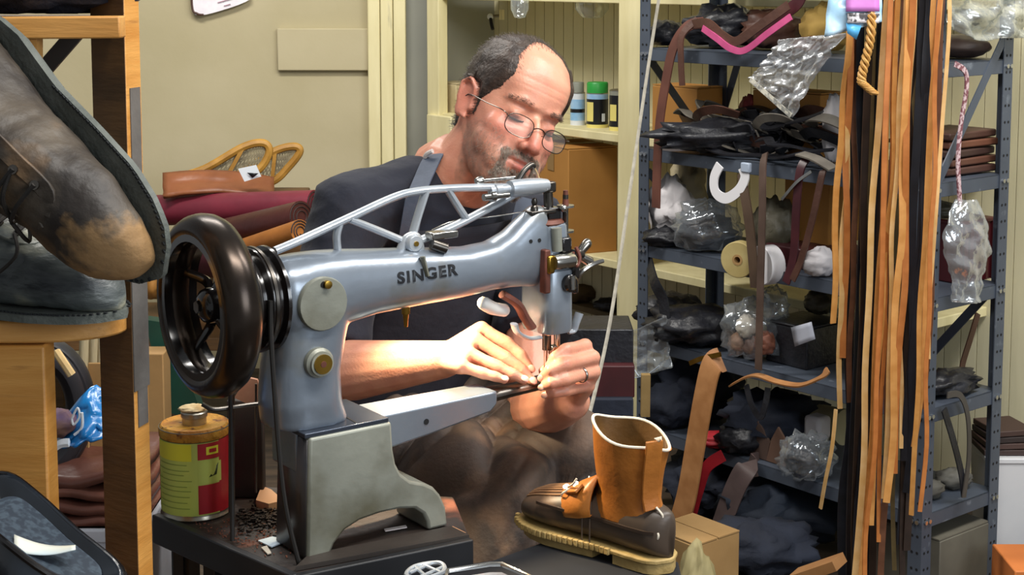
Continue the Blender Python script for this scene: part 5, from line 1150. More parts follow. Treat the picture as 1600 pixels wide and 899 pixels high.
# vamp tongue over the instep
MB().loft([[Vector((x*k_, math.cos(a)*hw, z0+math.sin(a)*h)) for a in np.linspace(-.2, math.pi+.2, 18)] for x, hw, z0, h in ((.095, .036, .066, .045), (.115, .04, .06, .04), (.14, .04, .055, .034), (.16, .034, .052, .026), (.172, .024, .052, .018), (.176, .012, .054, .01))], cap=False).build('vamp', M_tan, bt, smooth=180, solid=.003)
for sg in (-1, 1):
    MB().sweep(spline([(.165*k_, sg*.012, .075), (.145*k_, sg*.026, .082), (.118*k_, sg*.034, .09)], 5), RECT(.016, .004), up=Vector((0, sg*.6, 1))).build('eyestay', M_tan, bt, bevel=.001)
    for x, z in ((.155, .0815), (.135, .089)): MB().lathe([(.002, 0), (.0042, 0), (.0042, .0025), (.002, .0025)], Matrix.Translation((x*k_, sg*.024, z)) @ Matrix.Rotation(R(-sg*40), 4, 'X'), 10).build('eyelet', M_steel, bt)
# lace thread and back strap
MB().tube(spline([(.150*k_, .027, .084), (.128*k_, .037, .095), (.122*k_, .036, .103)], 6), .0015, 6).build('lace_thread', M_wthr, bt)
MB().tube(spline([(.160*k_, .03, .07), (.150*k_, .036, .078), (.140*k_, .03, .085)], 6), .0015, 6).build('lace_thread', M_wthr, bt)
bs_ = [Vector((-.022*k_, -.006, .218)), Vector((-.026*k_, -.0065, .212)), Vector((-.020*k_, -.0065, .17)), Vector((-.013*k_, -.006, .12)), Vector((-.014*k_, -.005, .09))]
bs2 = []
for z in (.222, .212, .19, .165, .14, .115, .092):
    c_ = shaft(min(z, .213)); a = R(158); m_ = c_[int(158/360*n)]; d_ = Vector((math.cos(a), math.sin(a), 0)); bs2.append(Vector((m_.x, m_.y, max(m_.z, ZQ(z))))+d_*.0045)
MB().sweep(bs2, RECT(.024, .004), ups=[(math.cos(R(158)), math.sin(R(158)), 0)]*7).build('back_strap', M_tan, bt, bevel=.001)
MB().tube(spline([bs2[-1]+Vector((-.004, -.002, .004)), bs2[-1]+Vector((-.012, -.006, -.008)), bs2[-1]+Vector((-.003, -.003, -.02)), bs2[-1]+Vector((-.012, .003, -.03)), bs2[-1]+Vector((-.006, 0, -.042))], 5), .0016, 6).build('loose_thread', M_wthr, bt)
for i in range(7): MB().tube([bs2[0]+Vector((-.002*i, .001*i, .003)), bs2[0]+Vector((-.004-.003*i, .004*i-.01, .004+.001*i))], .0008, 5).build('loose_thread', M_wthr, bt)
# low bench under the boot and tray
zlow = min(zB, trp[1].z-.016)
c0 = heelp+xB*.09
bpl = [atz(x, y, zB) for x, y in ((640, 893), (770, 874), (850, 845), (1060, 876), (1078, 960), (640, 960))]
slab_poly(bpl, zB-.03, zB-.001).build('bench_top', mat('matt_black', '#101116', '#181a20', rough=.9, scale=12), low, bevel=.003, world=True)
for p in (bpl[1]+Vector((.03, -.03, 0)), bpl[3]+Vector((-.03, -.02, 0)), bpl[4]+Vector((-.03, .02, 0)), bpl[5]+Vector((.03, .02, 0))): MB().box((p.x, p.y, (zB-.031)/2), (.03, .03, zB-.031)).build('leg', M_bedge, low, world=True)
# ================================================================== goods on the cream shelving
def cyl_can(name, label, px, zb_, r, h, cols, D=DF+.09, cap=None, capm=None):
    s_ = wpx(px, D); c = wp(s_, D, zb_); t = thing(name, label, 'can', c)
    z = 0
    for i, (fr, m) in enumerate(cols):
        MB().lathe([(r+(.0003 if i % 2 else 0), z), (r+(.0003 if i % 2 else 0), z+h*fr)], None, 24).build('label_band' if 0 < i < len(cols)-1 else 'can_body', m, t); z += h*fr
    MB().lathe([(r, z), (r, z+.003), (r*.8, z+.006), (0, z+.006)], None, 24).build('can_shoulder', M_tin, t)
    if cap: MB().lathe([(r*cap, z), (r*cap, z+.032), (r*cap*.92, z+.036), (0, z+.036)], None, 24).build('cap', capm, t)
    return t
M_blue2 = mat('blue_can', '#7fb0d8', '#a8c8e4', rough=.35, scale=30); M_wht = mat('white_can', '#d8dde2', rough=.4); M_blk = mat('black_can', '#15161a', rough=.35); M_yel2 = mat('yellow_can', '#e0d27a', rough=.4); M_grn = mat('green_cap', '#2a9a3e', rough=.4); M_gryc = mat('grey_cap', '#8a8c80', rough=.5)
t = cyl_can('spray_can', 'blue and white spray can with grey cap on the cream shelf', 903, .941, .0235, .10, [(.15, M_wht), (.25, M_blue2), (.12, M_blk), (.3, M_blue2), (.18, M_wht)], cap=.85, capm=M_gryc)
t = cyl_can('spray_can', 'black and yellow can with bright green cap on the cream shelf', 934, .941, .034, .105, [(.1, M_yel2), (.75, M_blk), (.15, M_blue2)], cap=.98, capm=M_grn)
MB().lathe([(.0346, .02), (.0346, .08)], None, 10, R(-165), R(-115)).build('label_disc', M_yel2, t)
MB().lathe([(.0346, .02), (.0346, .045)], None, 8, R(-70), R(-50)).build('label_patch', M_wht, t)
t = cyl_can('spray_can', 'black can with yellow disc label half hidden by the cream upright', 968, .941, .03, .12, [(.1, M_yel2), (.8, M_blk), (.1, M_gryc)], D=DF+.08)
MB().lathe([(.0304, .03), (.0304, .08)], None, 8, R(-160), R(-110)).build('label_disc', M_yel2, t)
c = wp(wpx(712, DF+.1), DF+.1, .941)
carton('wooden_box', c, (.16, .12, .10), math.atan2(EW.y, EW.x), 'pale wooden box on the cream shelf behind the man\'s ear', mat('pale_box_wood', '#c8b890', '#b5a37a', rough=.7, scale=14))
# big carton
M_cart = mat('brown_carton', '#b47f3c', '#a87434', rough=.75, scale=5, bump=.05)
M_tape = mat('packing_tape', '#8c6a3e', rough=.3)
cx_ = wpx(905, DF+.13); c = wp(cx_, DF+.13, .556)
c = at(888, 300, 4.66); c = Vector((c.x, c.y, .556))+Vector((-.416, .909, 0))*.12+Vector((.909, .416, 0))*.085
carton('cardboard_carton', c, (.17, .24, .33), R(24.6), 'large brown cardboard carton on the cream shelf right of the machine head', M_cart, tape=M_tape)
# hooks and glass things near the top
o = thing('wall_hook', 'white-knobbed hook on the grey cabinet side', 'hook', at(766, 26, 5.3))
c = at(766, 26, 5.3); MB().ball(c, .011).build('knob', M_wht, o, world=True); MB().box(at(784, 23, 5.3), (.018, .02, .034)).build('mount', M_cream, o, world=True); MB().cyl(c, at(784, 24, 5.3), .005, 8).build('stem', M_steeld, o, world=True)
MB().tube(spline([c, at(768, 38, 5.28), at(770, 46, 5.27)], 4), .006, 8).build('hook_tip', M_dark, o, world=True)
M_glass = film('clear_glass', '#dfe6e6', .72, .06)
for px, lab in ((925, 'clear glass jar hanging under the top cream shelf'), (812, 'small clear glass fitting at the picture top')):
    c = at(px, 14, 4.75); zt_ = 1.33; rr = .052 if px == 925 else .028
    o = MB().lathe([(0, 0), (rr*.6, .004), (rr, .03), (rr, .06), (rr*.7, .075)], Matrix.Translation((c.x, c.y, c.z-.03)), 24).build('glass_jar', M_glass); tag(o, lab, 'jar')
# ================================================================== goods on the rack
def rk(px, py, d=0): return atp(px, py, RA+RD*d, RD)
def rs(px, d, z):
    """point on a shelf plane (z) under pixel column px, depth d behind the rack front"""
    p = rk(px, 300, d); return Vector((p.x, p.y, z))
# rail for the hanging laces
rail = thing('lace_rail', 'steel rail along the rack top from which laces hang, above the picture', 'rail', rp(.6, -.03, 1.5))
r0_ = at(1290, -60, 3.34); r1_ = at(1490, -60, 3.08); MB().cyl(r0_, r1_, .008, 10).build('rod', M_steeld, rail, world=True)
for p in (lerp(r0_, r1_, .15), lerp(r0_, r1_, .85)):
    MB().bar(p, Vector((p.x, p.y, p.z))+RD*.12, .02, .006).build('bracket', M_steeld, rail, world=True)
LM = {'t': mat('lace_tan', '#d99c55', '#c78740', rough=.55, scale=30), 'l': mat('lace_light', '#e6bd82', '#d8a864', rough=.55, scale=30), 'o': mat('lace_orange', '#c47a3c', '#b0682e', rough=.5, scale=30), 'b': mat('lace_brown', '#6e4630', '#583622', rough=.5, scale=30), 'd': mat('lace_dark', '#35271f', '#291e18', rough=.5, scale=30), 'k': mat('lace_black', '#14151a', '#1c1e26', rough=.4, scale=30), 'n': mat('lace_olive', '#7a6a44', '#66583a', rough=.6, scale=30)}
LN_ = {'t': 'tan', 'l': 'pale tan', 'o': 'orange-tan', 'b': 'brown', 'd': 'dark brown', 'k': 'black', 'n': 'olive'}
laces = [(1326, 1303, 505, 13, 't'), (1336, 1310, 640, 10, 'l'), (1332, 1319, 560, 12, 'o'), (1346, 1326, 630, 9, 'b'), (1342, 1318, 899, 15, 'k'), (1352, 1330, 930, 14, 'k'), (1358, 1336, 960, 12, 'd'), (1366, 1340, 930, 12, 'n'), (1370, 1350, 960, 14, 'k'),
         (1389, 1333, 950, 12, 'l'), (1399, 1345, 930, 11, 't'), (1394, 1352, 960, 10, 'o'), (1409, 1362, 820, 9, 't'), (1404, 1369, 846, 8, 'o'), (1417, 1378, 780, 9, 'l'), (1413, 1372, 960, 10, 'b'), (1424, 1388, 785, 13, 't'), (1430, 1396, 740, 12, 'o'), (1421, 1397, 890, 7, 'n'), (1427, 1404, 700, 8, 'l'),
         (1438, 1408, 850, 14, 'k'), (1446, 1414, 720, 13, 'k'), (1452, 1420, 860, 12, 'd'), (1457, 1426, 640, 13, 'k'), (1463, 1418, 770, 12, 'k'), (1441, 1402, 620, 9, 'n'), (1449, 1411, 560, 9, 'k'),
         (1469, 1424, 806, 9, 't'), (1473, 1440, 800, 8, 'o'), (1466, 1434, 700, 10, 't'), (1478, 1447, 640, 8, 'b'), (1483, 1452, 560, 7, 'l'), (1379, 1336, 960, 14, 'k'), (1384, 1356, 940, 12, 'd'), (1434, 1406, 960, 10, 'd')]
ORD = ['leftmost', 'second', 'third', 'fourth', 'fifth', 'sixth', 'seventh', 'eighth', 'ninth', 'tenth', 'eleventh', 'twelfth']
rank = {}
for c_ in LN_:
    for k_, q_ in enumerate(sorted(q for q in laces if q[4] == c_)): rank[q_] = ORD[k_]+' '+LN_[c_]+' leather lace'+('' if k_ == 0 else ' from the left')+' in the hanging bundle'
r_ = random.Random(5)
for i, (xt, xb, yb, wpx_, cc) in enumerate(laces):
    f_ = (xt-1290)/200; Y0 = lerp(3.30, 3.06, f_)-.02-.05*r_.random()-(.04 if cc in 'tlo' else 0); top_ = at(xt, -70, Y0); bot = at(xb, yb, Y0+.03)
    n_ = 9; pts = [lerp(top_, bot, k/(n_-1))+Vector((r_.uniform(-1, 1)*.005, r_.uniform(-1, 1)*.006, 0)) for k in range(n_)]
    pts = [p+Vector((math.sin(k*.8+i)*.003, 0, 0)) for k, p in enumerate(pts)]
    o = strap('leather_lace', pts, wpx_/760*(.82 if cc in 'tlo' else 1.0), .003, LM[cc], rank[(xt, xb, yb, wpx_, cc)], 'lace', 'hanging laces, '+LN_[cc], up=Vector((.3*r_.uniform(-1, 1), -1, 0)), n=4, twist=r_.uniform(-.5, .5))
# cord across the front
o = strap('string', [at(1034, -30, 3.3), at(1012, 110, 3.25), at(984, 300, 3.1), at(952, 510, 2.9), at(918, 660, 2.7), at(903, 715, 2.62)], .0052, .0045, mat('grey_cord', '#a8a294', '#8f8a7e', rough=.7, scale=60), 'long pale grey cord slanting down in front of the rack', 'cord', n=8)
# package and gold cord
o = thing('hang_pack', 'light blue and pink plastic pack hanging above the laces', 'pack', at(1340, 30, 3.0))
def pf(u, v_): return at(lerp(1298, 1378, u)-10*v_*(1-u), lerp(-40, lerp(58, 34, u), v_), 3.0)+Vector((0, .012*noise.noise(Vector((u*4, v_*4, 1))), 0))
MB().grid(pf, 14, 14).build('pouch', mat('sky_plastic', '#a9d6f2', '#c9e6f8', rough=.25, scale=12), o, smooth=180, solid=.003, world=True)
def pf2(u, v_): return at(lerp(1322, 1374, u), lerp(-30, 18, v_), 2.985)
MB().grid(pf2, 6, 6).build('pink_label', mat('pink_label', '#d58ad4', '#c878c6', rough=.4, scale=20), o, solid=.002, world=True)
def pf3(u, v_): return at(lerp(1324, 1374, u), lerp(20, 36, v_), 2.987)
MB().grid(pf3, 6, 4).build('code_strip', mat('code_strip', '#d8d4d8', '#4a4648', rough=.5, scale=90, lo=.45, hi=.55), o, solid=.002, world=True)
MB().add([at(x, y, 2.99) for x, y in ((1322, 36), (1346, 40), (1338, 62), (1324, 52))], [(0, 1, 2, 3)]).build('blue_corner', mat('deep_sky', '#5eb4ea', rough=.3), o, solid=.002, world=True)
g_ = thing('braided_cord', 'gold braided cord hanging beside the tan laces', 'cord', at(1352, 60, 2.98))
base = spline([at(1362, 20, 2.99), at(1360, 60, 2.98), at(1352, 95, 2.98), at(1346, 125, 2.98), at(1352, 134, 2.98), at(1366, 146, 2.98)], 10)
for ph in (0, 2.1, 4.2):
    MB().tube([p+Vector((math.cos(i*.75+ph)*.006, math.sin(i*.75+ph)*.004, 0)) for i, p in enumerate(base)], .004, 7).build('braid_strand', mat('gold_cord', '#c99a55', '#b3803c', rough=.5, scale=60), g_, world=True)
# silver plastic bag draped from the top shelf
M_film = film('clear_film', '#f6f8fa', .58, .22); M_film2 = film('clear_film_dark', '#dfe6ec', .84, .14)
o = thing('plastic_sleeve', 'silvery clear plastic sleeve draped over the top shelf edge', 'sleeve', rk(1240, 120, -.04))
def slf(u, v_):
    x0, y0 = lerp(1168, 1238, u), lerp(122, 184, u); x1, y1 = lerp(1216, 1322, u), lerp(62, 52, u)
    return rk(lerp(x0, x1, v_), lerp(y0, y1, v_)-14*math.sin(v_*3.1)*(u-.5), -.05)+RD*(.018*noise.noise(Vector((u*7, v_*7, 3)))+.012*noise.noise(Vector((u*17, v_*15, 6))))
MB().grid(slf, 34, 34).build('sleeve_film', M_film, o, smooth=180, solid=.0015, world=True)
o2 = MB().bar(rk(1172, 124, -.055), rk(1236, 181, -.055), .012, .002, up=RD).build('sleeve_seal', mat('white_seal', '#dcd8c8', '#8f8f8a', rough=.4, scale=70, lo=.45, hi=.6), o, world=True)
M_blkl = mat('black_leather', '#17171b', '#25262c', rough=.4, scale=14, bump=.2); M_brn = mat('brown_leather', '#5a3a2e', '#472c22', rough=.5, scale=14, bump=.1); M_mar = mat('maroon_leather', '#4e2228', '#3a181e', rough=.4, scale=12); M_gry = mat('grey_strap', '#7c766c', '#68625a', rough=.6, scale=20)
M_navy = mat('navy_cloth', '#161b28', '#1f2636', rough=.85, scale=10, bump=.2); M_whc = mat('white_cloth', '#d3cfd0', '#bdb8ba', rough=.8, scale=8, bump=.15); M_tanl = mat('tan_strap', '#b88352', '#a06c3e', rough=.5, scale=18); M_red = mat('red_cloth', '#b3202c', '#8f1822', rough=.6, scale=10)
M_olv = mat('olive_bag', '#5c5748', '#45412f', rough=.5, scale=12, bump=.2)
z1, z2, z3, z4, z5 = SH[1:]
# --- top shelf in view
lump('leather_bag', rs(1038, .1, z1), (.05, .06, .034), M_blkl, 'small black pouch at the left end of the upper rack shelf', 'bag', seed=11)
lump('leather_bag', rs(1130, .15, z1), (.1, .09, .055), M_blkl, 'slumped black leather bag in the middle of the upper rack shelf', 'bag', seed=12, amp=.35)
lump('leather_bag', rs(1205, .17, z1), (.08, .07, .05), M_brn, 'brown leather heap right of the slumped black bag on the upper shelf', 'leather', seed=13, amp=.4)
lump('cloth_bag', rs(1285, .16, z1), (.06, .06, .06), mat('mustard_cloth', '#b2924a', '#96783a', rough=.8, scale=12), 'mustard cloth bag on the upper shelf behind the silvery sleeve', 'bag', seed=14)
lump('leather_stack', rs(1260, .05, z1), (.05, .04, .022), mat('red_brown_leather', '#6a3428', '#54261c', rough=.5, scale=10), 'red-brown leather fold on the upper shelf edge behind the silvery sleeve', 'leather', seed=15)
def belt(name, pix, wd, m, lab, cat='strap', d=-.02, th=.004, group=None, up=None):
    pts = [rk(q[0], q[1], q[2] if len(q) > 2 else d) for q in pix]
    return strap(name, pts, wd, th, m, lab, cat, group, up=up or RD, n=8)
belt('leather_strap', [(1100, 35, .0), (1074, 42, -.02), (1052, 75, -.03), (1040, 130, -.035), (1031, 190, -.035), (1027, 255, -.035), (1025, 325, -.035)], .028, mat('chestnut_strap', '#6b4236', '#57342a', rough=.5, scale=14), 'long chestnut strap hanging down the left side of the rack', up=RD)
belt('leather_strap', [(1090, 30, -.01), (1066, 55, -.03), (1064, 95, -.035), (1066, 134, -.035)], .018, M_brn, 'short dark brown strap end hanging from the upper shelf', up=RD)
belt('ribbon', [(1098, 44, -.03), (1120, 60, -.04), (1142, 76, -.04), (1165, 78, -.04), (1200, 52, -.04), (1236, 26, -.03)], .016, mat('pink_ribbon', '#d0588c', '#b8487a', rough=.5, scale=16), 'bright pink ribbon looping over the upper shelf edge', 'ribbon', up=RD)
belt('leather_strap', [(1075, 40, -.01), (1105, 36, -.03), (1130, 56, -.035), (1152, 64, -.035), (1190, 38, -.03), (1232, 8, -.02)], .022, M_brn, 'brown strap looping just above the pink ribbon', up=RD)
belt('leather_strap', [(1180, 50, .02), (1210, 30, 0), (1245, 6, 0), (1256, -20, 0)], .03, M_mar, 'maroon strap crossing the upper shelf to the right', up=RD)
# --- second shelf: cartons behind, a heap of straps in front
carton('cardboard_carton', rs(1072, .24, z2), (.17, .1, .15), RANG, 'orange-brown carton at the left rear of the strap shelf', M_cart)
carton('cardboard_carton', rs(1245, .24, z2), (.22, .1, .16), RANG, 'orange-brown carton at the right rear of the strap shelf', M_cart)
lump('red_cloth', rs(1168, .2, z2), (.03, .04, .07), mat('dull_red_cloth', '#7a2a28', '#5a1c1c', rough=.7, scale=12), 'dull red cloth between the two cartons on the strap shelf', 'cloth', seed=21)
lump('cloth_bag', rs(1300, .1, z2), (.025, .03, .085), M_whc, 'crumpled white bag hanging beside the laces above the strap heap', 'bag', seed=22)
r_ = random.Random(21)
sm = {0: ('black', M_blkl), 1: ('black', M_blkl), 2: ('dark brown', M_brn), 3: ('grey', M_gry), 4: ('black', M_blkl), 5: ('black', M_blkl)}
for i in range(34):
    s0 = r_.uniform(.05, .50); L_ = r_.uniform(.10, .26); zc2 = z2+.02+r_.random()*.085; d0 = r_.uniform(.0, .17); kind = i % 6 if i % 7 else 3
    a = r_.uniform(-.5, .5); pts = []
    loop = r_.random() < .45
    for k in range(7):
        t_ = k/6-.5
        if loop: th_ = k/6*math.pi*1.6+i; pts.append(rp(s0+.1+math.cos(th_)*L_*.35, d0+math.sin(th_)*.05, zc2+.025*math.sin(th_*1.3)))
        else: pts.append(rp(s0+.1+t_*L_*1.5*math.cos(a), d0+t_*L_*math.sin(a)+.02*math.sin(k*1.7+i), zc2+.03*math.cos(t_*4+i)*r_.uniform(.4, 1)))
    pts = [Vector((p.x, p.y, max(p.z, z2+.006))) for p in pts]
    nm, mm = sm[kind]
    strap('leather_strap', pts, r_.uniform(.016, .034), .004, mm, '%s strap tangled in the heap on the second rack shelf' % nm, 'strap', 'tangled %s straps on the rack' % nm, n=6, up=Vector((r_.uniform(-.4, .4), r_.uniform(-.6, 0), 1)) if i % 2 else RD+Vector((0, 0, .5)))
lump('leather_heap', rs(1150, .09, z2), (.20, .075, .045), M_blkl, 'black leather base of the strap heap on the second rack shelf', 'leather', seed=24, amp=.35, nu=36)
belt('leather_strap', [(1250, 240, -.01), (1275, 248, -.02), (1302, 264, -.02)], .03, M_gry, 'pale grey strap end sticking out at the right of the strap heap', up=Vector((0, -.4, 1)))
# --- third shelf
lump('cloth_bag', rs(1048, .08, z3), (.06, .07, .085), M_whc, 'white cloth bag at the left of the third rack shelf', 'bag', seed=31, amp=.4)
lump('cloth_bag', rs(1075, .16, z3), (.05, .05, .115), mat('cream_cloth', '#b5a98a', '#9c9072', rough=.8, scale=10), 'cream cloth bag behind the white one on the third shelf', 'bag', seed=32, amp=.35)
lump('leather_bag', rs(1045, .03, z3), (.065, .04, .025), M_blkl, 'flat black leather fold at the left front of the third shelf', 'leather', seed=33, amp=.3)
o = lump('plastic_bag', rs(1105, .05, z3), (.085, .06, .065), M_film2, 'clear plastic bag of black goods on the third rack shelf', 'bag', seed=34, amp=.35, amp2=.12)
lump('black_goods', rs(1105, .06, z3), (.07, .048, .05), M_blkl, 'black goods packed in the clear bag on the third shelf', 'goods', seed=34, amp=.35)
def roll(name, px, py, d, r, wd, m, lab, yaw=0, core=True):
    c = rk(px, py, d); M = Matrix.Translation(c) @ Matrix.Rotation(RANG+yaw, 4, 'Z') @ Matrix.Rotation(R(90), 4, 'X'); t = thing(name, lab, 'roll', M=M)
    MB().lathe([(r*.3, -wd/2), (r*.96, -wd/2), (r, -wd/2+.002), (r, wd/2-.002), (r*.96, wd/2), (r*.3, wd/2), (r*.3, -wd/2)], None, 32).build('tape', m, t)
    MB().lathe([(r*.18, -wd/2-.001), (r*.3, -wd/2-.001), (r*.3, wd/2+.001), (r*.18, wd/2+.001), (r*.18, -wd/2-.001)], None, 20).build('core', M_dark if core else M_card, t)
    return t
roll('tape_roll', 1156, 405, -.0, .045, .03, mat('masking_tape', '#c2b078', '#b09c62', rough=.6, scale=14), 'yellowish masking tape roll on the third rack shelf', R(18), False)
roll('tape_roll', 1199, 414, .0, .048, .04, mat('white_spool', '#e8e6e8', '#d6d4d8', rough=.5, scale=14), 'white spool with dark core on the third rack shelf', R(-12))
o = thing('white_band', 'white curved plastic band hanging above the clear bag', 'band', rk(1140, 290, -.03))
pts = spline([rk(x, y, -.03) for x, y in ((1125, 258), (1116, 278), (1118, 300), (1134, 310), (1154, 298), (1164, 278), (1160, 262))], 6)
MB().sweep(pts, RECT(.026, .004), up=RD).build('band', mat('white_plastic', '#ecebee', rough=.35), o, world=True)
MB().box(rk(1166, 262, -.03), (.028, .012, .024), rz=RANG).build('buckle', mat('pale_blue_plastic', '#aab6c8', rough=.35), o, bevel=.003, world=True)
lump('olive_bag', rs(1212, .12, z3), (.06, .07, .075), M_olv, 'olive grey bag behind the hanging brown straps', 'bag', seed=36, amp=.3)
carton('cardboard_carton', rs(1285, .2, z3+.05), (.14, .12, .16), RANG, 'orange-brown carton beside the laces on the third shelf', M_cart)
o = MB().box(rs(1270, .13, z3+.026), (.16, .16, .05), rz=RANG).build('flat_box', M_mar, bevel=.004); tag(o, 'flat maroon box under the carton on the third shelf', 'box')
lump('cloth_bag', rs(1283, .02, z3), (.04, .03, .035), M_whc, 'white plastic bundle in front of the maroon box on the third shelf', 'bag', seed=38)
belt('leather_strap', [(1158, 270, -.01), (1163, 300, -.03), (1172, 360, -.035), (1180, 450, -.03)], .028, mat('umber_strap', '#5c4838', '#4a392c', rough=.6, scale=14), 'wide umber strap hanging before the masking tape roll')
belt('leather_strap', [(1196, 240, -.01), (1192, 262, -.03), (1191, 340, -.04), (1188, 450, -.045), (1185, 578, -.045)], .02, mat('umber_strap2', '#5e4a40', '#4c3a30', rough=.6, scale=14), 'long umber strap hanging past the white spool to the fourth shelf')
belt('leather_strap', [(1262, 246, -.01), (1250, 268, -.03), (1244, 330, -.035), (1240, 400, -.03), (1228, 442, -.03)], .022, M_mar, 'maroon strap hanging left of the orange carton')
belt('leather_strap', [(1290, 262, -.01), (1284, 275, -.03), (1270, 340, -.035), (1252, 405, -.03), (1238, 438, -.03)], .017, M_brn, 'brown strap slanting across the orange carton')
belt('metal_hook', [(1268, 268, -.03), (1245, 285, -.04), (1222, 312, -.04)], .007, M_steel, 'thin pale hooked rod above the olive bag', 'hook')
belt('leather_strap', [(1012, 400, .02), (1022, 440, -.03), (1036, 470, -.03), (1040, 510, -.03)], .034, M_blkl, 'black strap hanging at the left end of the third shelf')
# --- fourth shelf
lump('garment_bag', rs(1085, .06, z4), (.12, .1, .05), M_blkl, 'black leather garment in plastic on the fourth rack shelf', 'garment', seed=41, amp=.28, nu=36)
o = thing('plastic_bag', 'clear plastic sleeve tail sticking out left past the rack post', 'bag', rk(990, 540, -.04))
def tl(u, v_):
    a = (948+18*u, lerp(528, 545, u)); x = lerp(lerp(950, 985, v_), lerp(1040, 1050, v_), u); y = lerp(lerp(535, 592, v_), lerp(494, 575, v_), u)
    return rk(x, y, -.05+.015*math.sin(v_*3.1))+RD*(.012*noise.noise(Vector((u*6, v_*6, 2)))+.006*noise.noise(Vector((u*16, v_*12, 2))))
MB().grid(tl, 24, 24).build('sleeve_film', M_film2, o, smooth=180, solid=.002, world=True)
for pp_ in (((950, 534), (968, 566), (986, 592)), ((962, 526), (980, 560), (998, 588)), ((986, 592), (1010, 586), (1030, 572))): MB().tube(spline([rk(x, y, -.056) for x, y in pp_], 5), .0014, 6).build('seam', mat('film_seam', '#b8c4d0', rough=.3), o, world=True)
o = lump('plastic_bag', rs(1180, .06, z4), (.075, .06, .075), M_film2, 'clear bag of brown shoe parts on the fourth rack shelf', 'bag', seed=43, amp=.4, amp2=.2)
for k, (px, dz, cc, nm) in enumerate([(1158, .0, '#8a6a52', 'tan'), (1182, .0, '#5a4034', 'brown'), (1200, .02, '#7a4a38', 'reddish'), (1170, .05, '#c8c0b0', 'white')]):
    lump('shoe_part', rs(px, .05, z4+dz), (.026, .03, .03), mat('shoe_part_%d' % k, cc, rough=.6), '%s shoe part inside the clear bag on the fourth shelf' % nm, 'shoe part', seed=50+k)
o = lump('plastic_bag', rs(1212, .1, z4+.08), (.035, .035, .05), M_film2, 'upright clear bag neck above the brown shoe parts', 'bag', seed=47, amp=.35, amp2=.2)
o = MB().box(rs(1262, .14, z4+.05), (.13, .14, .1), rz=RANG).box(rs(1262, .14, z4+.103), (.136, .146, .008), rz=RANG).build('black_case', M_blkl, bevel=.004); tag(o, 'black case on the right of the fourth rack shelf', 'case')
def wl(u, v_): return rk(lerp(1236, 1268, u)+6*v_, lerp(lerp(512, 503, u), lerp(542, 530, u), v_), .02)
o = MB().grid(wl, 4, 4).build('paper_label', mat('paper_label', '#b8bcc8', rough=.5), solid=.001); tag(o, 'white paper label leaning on the black case', 'label')
lump('brown_bag', rs(1285, .2, z4+.11), (.04, .05, .03), M_olv, 'grey-brown bag on top of the black case', 'bag', seed=48)
belt('leather_strip', [(1142, 602, -.02), (1165, 590, -.03), (1185, 587, -.04), (1215, 597, -.05), (1250, 602, -.05), (1282, 590, -.05), (1294, 578, -.045)], .018, M_tanl, 'curved tan leather strip along the fourth shelf edge', up=Vector((0, -.5, 1)))
strap('leather_strap', [rk(1128, 562, -.03), rk(1112, 572, -.05), rk(1100, 620, -.06), rk(1086, 700, -.065), rk(1074, 770, -.065), rk(1062, 815, -.06)], .062, .005, M_tanl, 'broad tan leather strap hanging from the fourth shelf beside the boot', 'strap', up=RD, n=8)
strap('brass_buckle', [rk(1078, 568, -.04), rk(1098, 560, -.045), rk(1126, 554, -.045)], .012, .005, M_brass, 'brass buckle bar at the top of the broad tan strap', 'buckle', up=RD, n=4)
belt('leather_loop', [(1166, 602, -.02), (1174, 632, -.03), (1188, 652, -.03), (1196, 632, -.03), (1200, 606, -.02)], .016, M_blkl, 'black loop hanging under the fourth shelf')
a, b = rk(1150, 632, .2), rk(1320, 668, .2); o = MB().tube([a, b], .045, 24).build('cloth_roll', mat('cream_roll', '#c3bb98', '#b0a884', rough=.75, scale=8)); tag(o, 'cream roll lying under the fourth shelf', 'roll')
lump('navy_bag', rs(1090, .14, z5), (.12, .1, .09), M_navy, 'dark navy bag at the left of the lowest rack shelf', 'bag', seed=61, amp=.3)
lump('navy_bag', rs(1215, .12, z5), (.13, .09, .075), M_navy, 'dark navy bag in the middle of the lowest rack shelf', 'bag', seed=62, amp=.35)
o = MB().box(rs(1285, .12, z5+.09), (.05, .05, .06), rz=RANG).build('white_pack', M_whc, bevel=.01); tag(o, 'small white pack right of the middle navy bag', 'pack')
lump('red_cloth', rs(1125, .02, z5), (.06, .04, .02), M_red, 'bright red cloth on the lowest rack shelf', 'cloth', seed=63)
belt('red_strap', [(1130, 712, -.02), (1105, 730, -.03), (1092, 765, -.035), (1082, 800, -.035)], .03, M_red, 'red strap end hanging beside the broad tan strap', 'strap')
belt('leather_strap', [(1185, 725, .02), (1165, 735, -.03), (1146, 770, -.04), (1128, 820, -.045), (1112, 862, -.045)], .058, mat('mauve_strap', '#5a4a48', '#483a38', rough=.6, scale=14), 'broad grey-brown strap hanging from the lowest shelf')
for k, (px, lab) in enumerate([(1190, 'left brown leather flap standing on the lowest shelf'), (1222, 'right brown leather flap standing on the lowest shelf')]):
    p = rs(px, .03, z5); o = MB().loft([[p+RE*x+RD*q+Vector((0, 0, z)) for x, z in ((-.035, 0.002), (.03, .002), (.04, .05), (.0, .095), (-.02, .06))] for q in (0, .006)]).build('leather_flap', mat('flap_brown_%d' % k, ['#54423a', '#6a5042'][k], rough=.6)); tag(o, lab, 'leather')
o = lump('plastic_bag', rs(1268, .0, z5), (.06, .05, .055), M_film2, 'clear plastic bag at the right end of the lowest rack shelf', 'bag', seed=64, amp=.4, amp2=.2)
lump('dark_goods', rs(1268, .01, z5), (.045, .035, .036), M_blkl, 'dark goods inside the clear bag on the lowest shelf', 'goods', seed=65)
